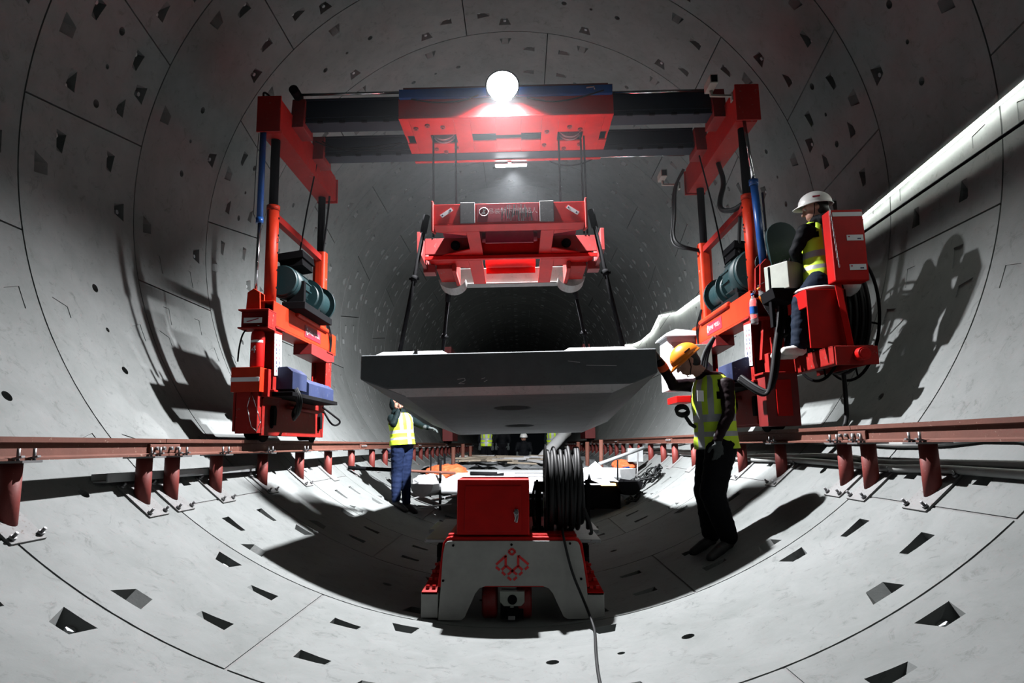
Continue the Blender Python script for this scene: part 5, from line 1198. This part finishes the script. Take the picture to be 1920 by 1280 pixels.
bag('white_sack', (-1.92, 11.3, -3.06), (.17, .2, .18), bagw, 'crumpled white sack left of the man beside the slab', 'sack', .3)
bag('white_sack', (-1.42, 11.3, -3.22), (.30, .25, .13), bagw, 'flat white sack right of the man beside the slab', 'sack', .1, .1)
bag('orange_tarp', (-1.35, 12.9, -3.10), (.42, .25, .11), bago, 'folded orange tarpaulin behind the flat white sack', 'tarpaulin', -.35, .3)
bag('orange_tarp', (2.05, 12.6, -2.98), (.22, .3, .10), bago, 'pale orange tarpaulin in the right heap of stores', 'tarpaulin', .2, .1)
def trough(c, r, L_, ang, lab, mat=slab_lite):
    q = MB(); P0 = [(r*math.cos(a), r*math.sin(a)) for a in [math.pi+i*math.pi/12 for i in range(13)]]
    M = Matrix.Rotation(ang, 4, 'Z')
    q.prism(P0, 'y', 0, .02, None, M)
    for (u0, v0), (u1, v1) in zip(P0, P0[1:]): q.prism([(u0, v0), (u1, v1), (u1*.95, v1*.95), (u0*.95, v0*.95)], 'y', .02, L_, None, M)
    o = q.done('half_round_trough', mat); return put(o, c, lab, 'trough')
trough((-1.36, 9.95, -3.17), .19, .9, -.35, 'grey half round trough with stained end left of the flatbed')
trough((1.72, 9.9, -3.13), .20, 1.1, .25, 'dark half round trough lying right of the battery box', black)
trough((1.85, 10.9, -2.98), .26, 1.0, .9, 'white lined trough tipped over in the right heap', white)
for a, b_, r, m_, lab in (((-2.25, 10.7, -2.98), (-.95, 10.9, -3.05), .022, rust, 'brown pipe lying across in front of the left sacks'), ((-2.45, 9.9, -2.93), (-1.7, 10.2, -2.98), .03, black, 'black handle bar resting on the left lining'), ((1.45, 11.5, -2.92), (2.3, 11.9, -2.65), .03, zinc, 'blue grey pipe sticking up over the right heap'), ((1.35, 11.2, -3.08), (1.95, 11.4, -2.98), .022, blue, 'blue pipe across the right heap'), ((1.95, 10.7, -3.25), (2.02, 10.9, -2.72), .012, steel, 'thin upright rod in the right heap'), ((-2.2, 13.5, -2.70), (-2.5, 12.6, -2.73), .03, bluebox, 'blue tool lying under the left rail beyond the man')):
    q = MB(); q.cyl(a, b_, r, n=10); o = q.done('loose_pipe', m_, off=a); put(o, a, lab, 'pipe')
q = MB(); M = Matrix.Rotation(R_(-38), 4, 'Y') @ Matrix.Rotation(R_(70), 4, 'X')
a, b_ = at(1110, 870, 10.6), at(1178, 930, 10.2)
q.bar(a, b_, .14, .012, up=(0, -1, .4)); o = q.done('angle_plate', white, off=a); put(o, a, 'white slotted steel plate leaning right of the flatbed', 'plate')
q = MB(); a, b_ = at(790, 932, 10.2), at(838, 945, 9.4); a.z = floor_z(a.x)+.05; q.bar(a, b_, .14, .012, up=(0, 0, 1)); o = q.done('angle_plate', white, off=a); put(o, a, 'white steel strip lying on the floor right of the left man', 'plate')
q = MB(); a, b_ = at(1170, 852, 12.5), at(1195, 852, 12.5)
q.box(0, .28, 0, .18, 0, .25); o = q.done('grey_crate', zinc, None, .01); put(o, at(1178, 866, 12.3), 'small grey bin in the right heap below the rail', 'bin')
for k, (cx_, cy_, cz_, rr_, n_) in enumerate(((2.02, 10.5, -3.02, .30, 9), (1.75, 9.8, -3.24, .14, 4))):
    random.seed(30+k); t = thing('cable_tangle', ['tangled heap of thin grey cable on the right lining', 'small loop of grey cable below the tangled heap'][k], 'cable', (cx_, cy_, cz_))
    for i in range(n_):
        a0 = random.uniform(0, 3); P = []
        for j in range(18):
            a = 2*math.pi*j/18; r = rr_*(1-.35*random.random()); x = cx_+r*math.cos(a+a0)*1.0+random.uniform(-.03, .03); y = cy_+r*math.sin(a+a0)+random.uniform(-.03, .03)
            P.append((x, y, floor_z(x)+.03+random.uniform(0, .22 if k == 0 else .08)))
        q = MB(); q.tube(P, .010, 6, True, smooth=2); q.done('cable_loop', cablem, t)
random.seed(9)
for k in range(26):
    s = -1 if k % 2 else 1; y = 10.8+k*.28; x = s*random.uniform(1.35, 1.95) if y < 14.5 else s*random.uniform(1.2, 1.9)
    L_ = random.uniform(.3, .8); q = MB(); a = Vector((x, y, floor_z(x)+.035)); d = random.uniform(-.6, .6); b_ = Vector((x-s*L_*math.cos(d), y+L_*math.sin(d), 0)); b_.z = max(floor_z(b_.x)+.04, a.z-.05+random.uniform(0, .2))
    q.bar(a, b_, random.choice((.03, .05, .09)), random.choice((.012, .03))); o = q.done('scrap_steel', random.choice((zinc, rust, white, slab_lite, wood)), off=a); put(o, a, f'offcut of steel or timber in the heap on the {"left" if s < 0 else "right"} of the flatbed', 'offcut', f'offcuts in the {"left" if s < 0 else "right"} heap')
# distant second crane legs and duct
for s in (-1, 1):
    t = thing('crane_leg', f'dark red leg of a second crane far away at the {"left" if s < 0 else "right"} rail', 'crane leg', (s*2.4, 23.5, RZ), True)
    q = MB(); q.box(*sorted((s*2.25, s*2.6)), 22.6, 24.4, RZ+.06, -2.0); q.done('wheel_carrier', dred, t, .01)
    for y in (22.8, 24.1):
        q = MB(); q.box(*sorted((s*2.3, s*2.5)), y-.1, y+.1, -2.0, .6); q.done('column', dred, t, .01)
        q = MB(); q.cyl((s*2.45, y, RZ+.14), (s*2.57, y, RZ+.14), .14, n=18); q.done('wheel', black, t)
    q = MB(); q.box(*sorted((s*2.28, s*2.52)), 22.6, 24.4, .5, .8); q.done('head_beam', dred, t)
q = MB(); q.tube([(.5, 19.5, -3.3), (.75, 20.0, -3.0), (1.15, 20.5, -2.6), (1.45, 21.2, -2.3), (1.7, 23, -2.2)], .16, 14, smooth=3); o = q.done('white_duct', foam, off=(1, 20.5, -2.8)); put(o, (1, 20.5, -2.8), 'bright white flexible duct beside the distant workers', 'duct')
# ------------------------------------------------------------------ haze volume put in for the floodlight's glow
hz = MB(); hz.box(-3.0, 3.0, 4.6, 7.6, -.6, 3.0); hm_ = bpy.data.materials.new('lamp_glow_haze'); hm_.use_nodes = True
hn = hm_.node_tree.nodes; hn.remove(hn['Principled BSDF']); vs_ = hn.new('ShaderNodeVolumeScatter'); vs_.inputs['Density'].default_value = .0017; vs_.inputs['Anisotropy'].default_value = .3
vs_.inputs['Color'].default_value = (.9, .95, 1, 1); hm_.node_tree.links.new(vs_.outputs[0], hn['Material Output'].inputs['Volume'])
o = hz.done('lamp_glow_haze', hm_); info(o, 'faint haze put in for the glow around the floodlight', 'haze', kind='stuff')
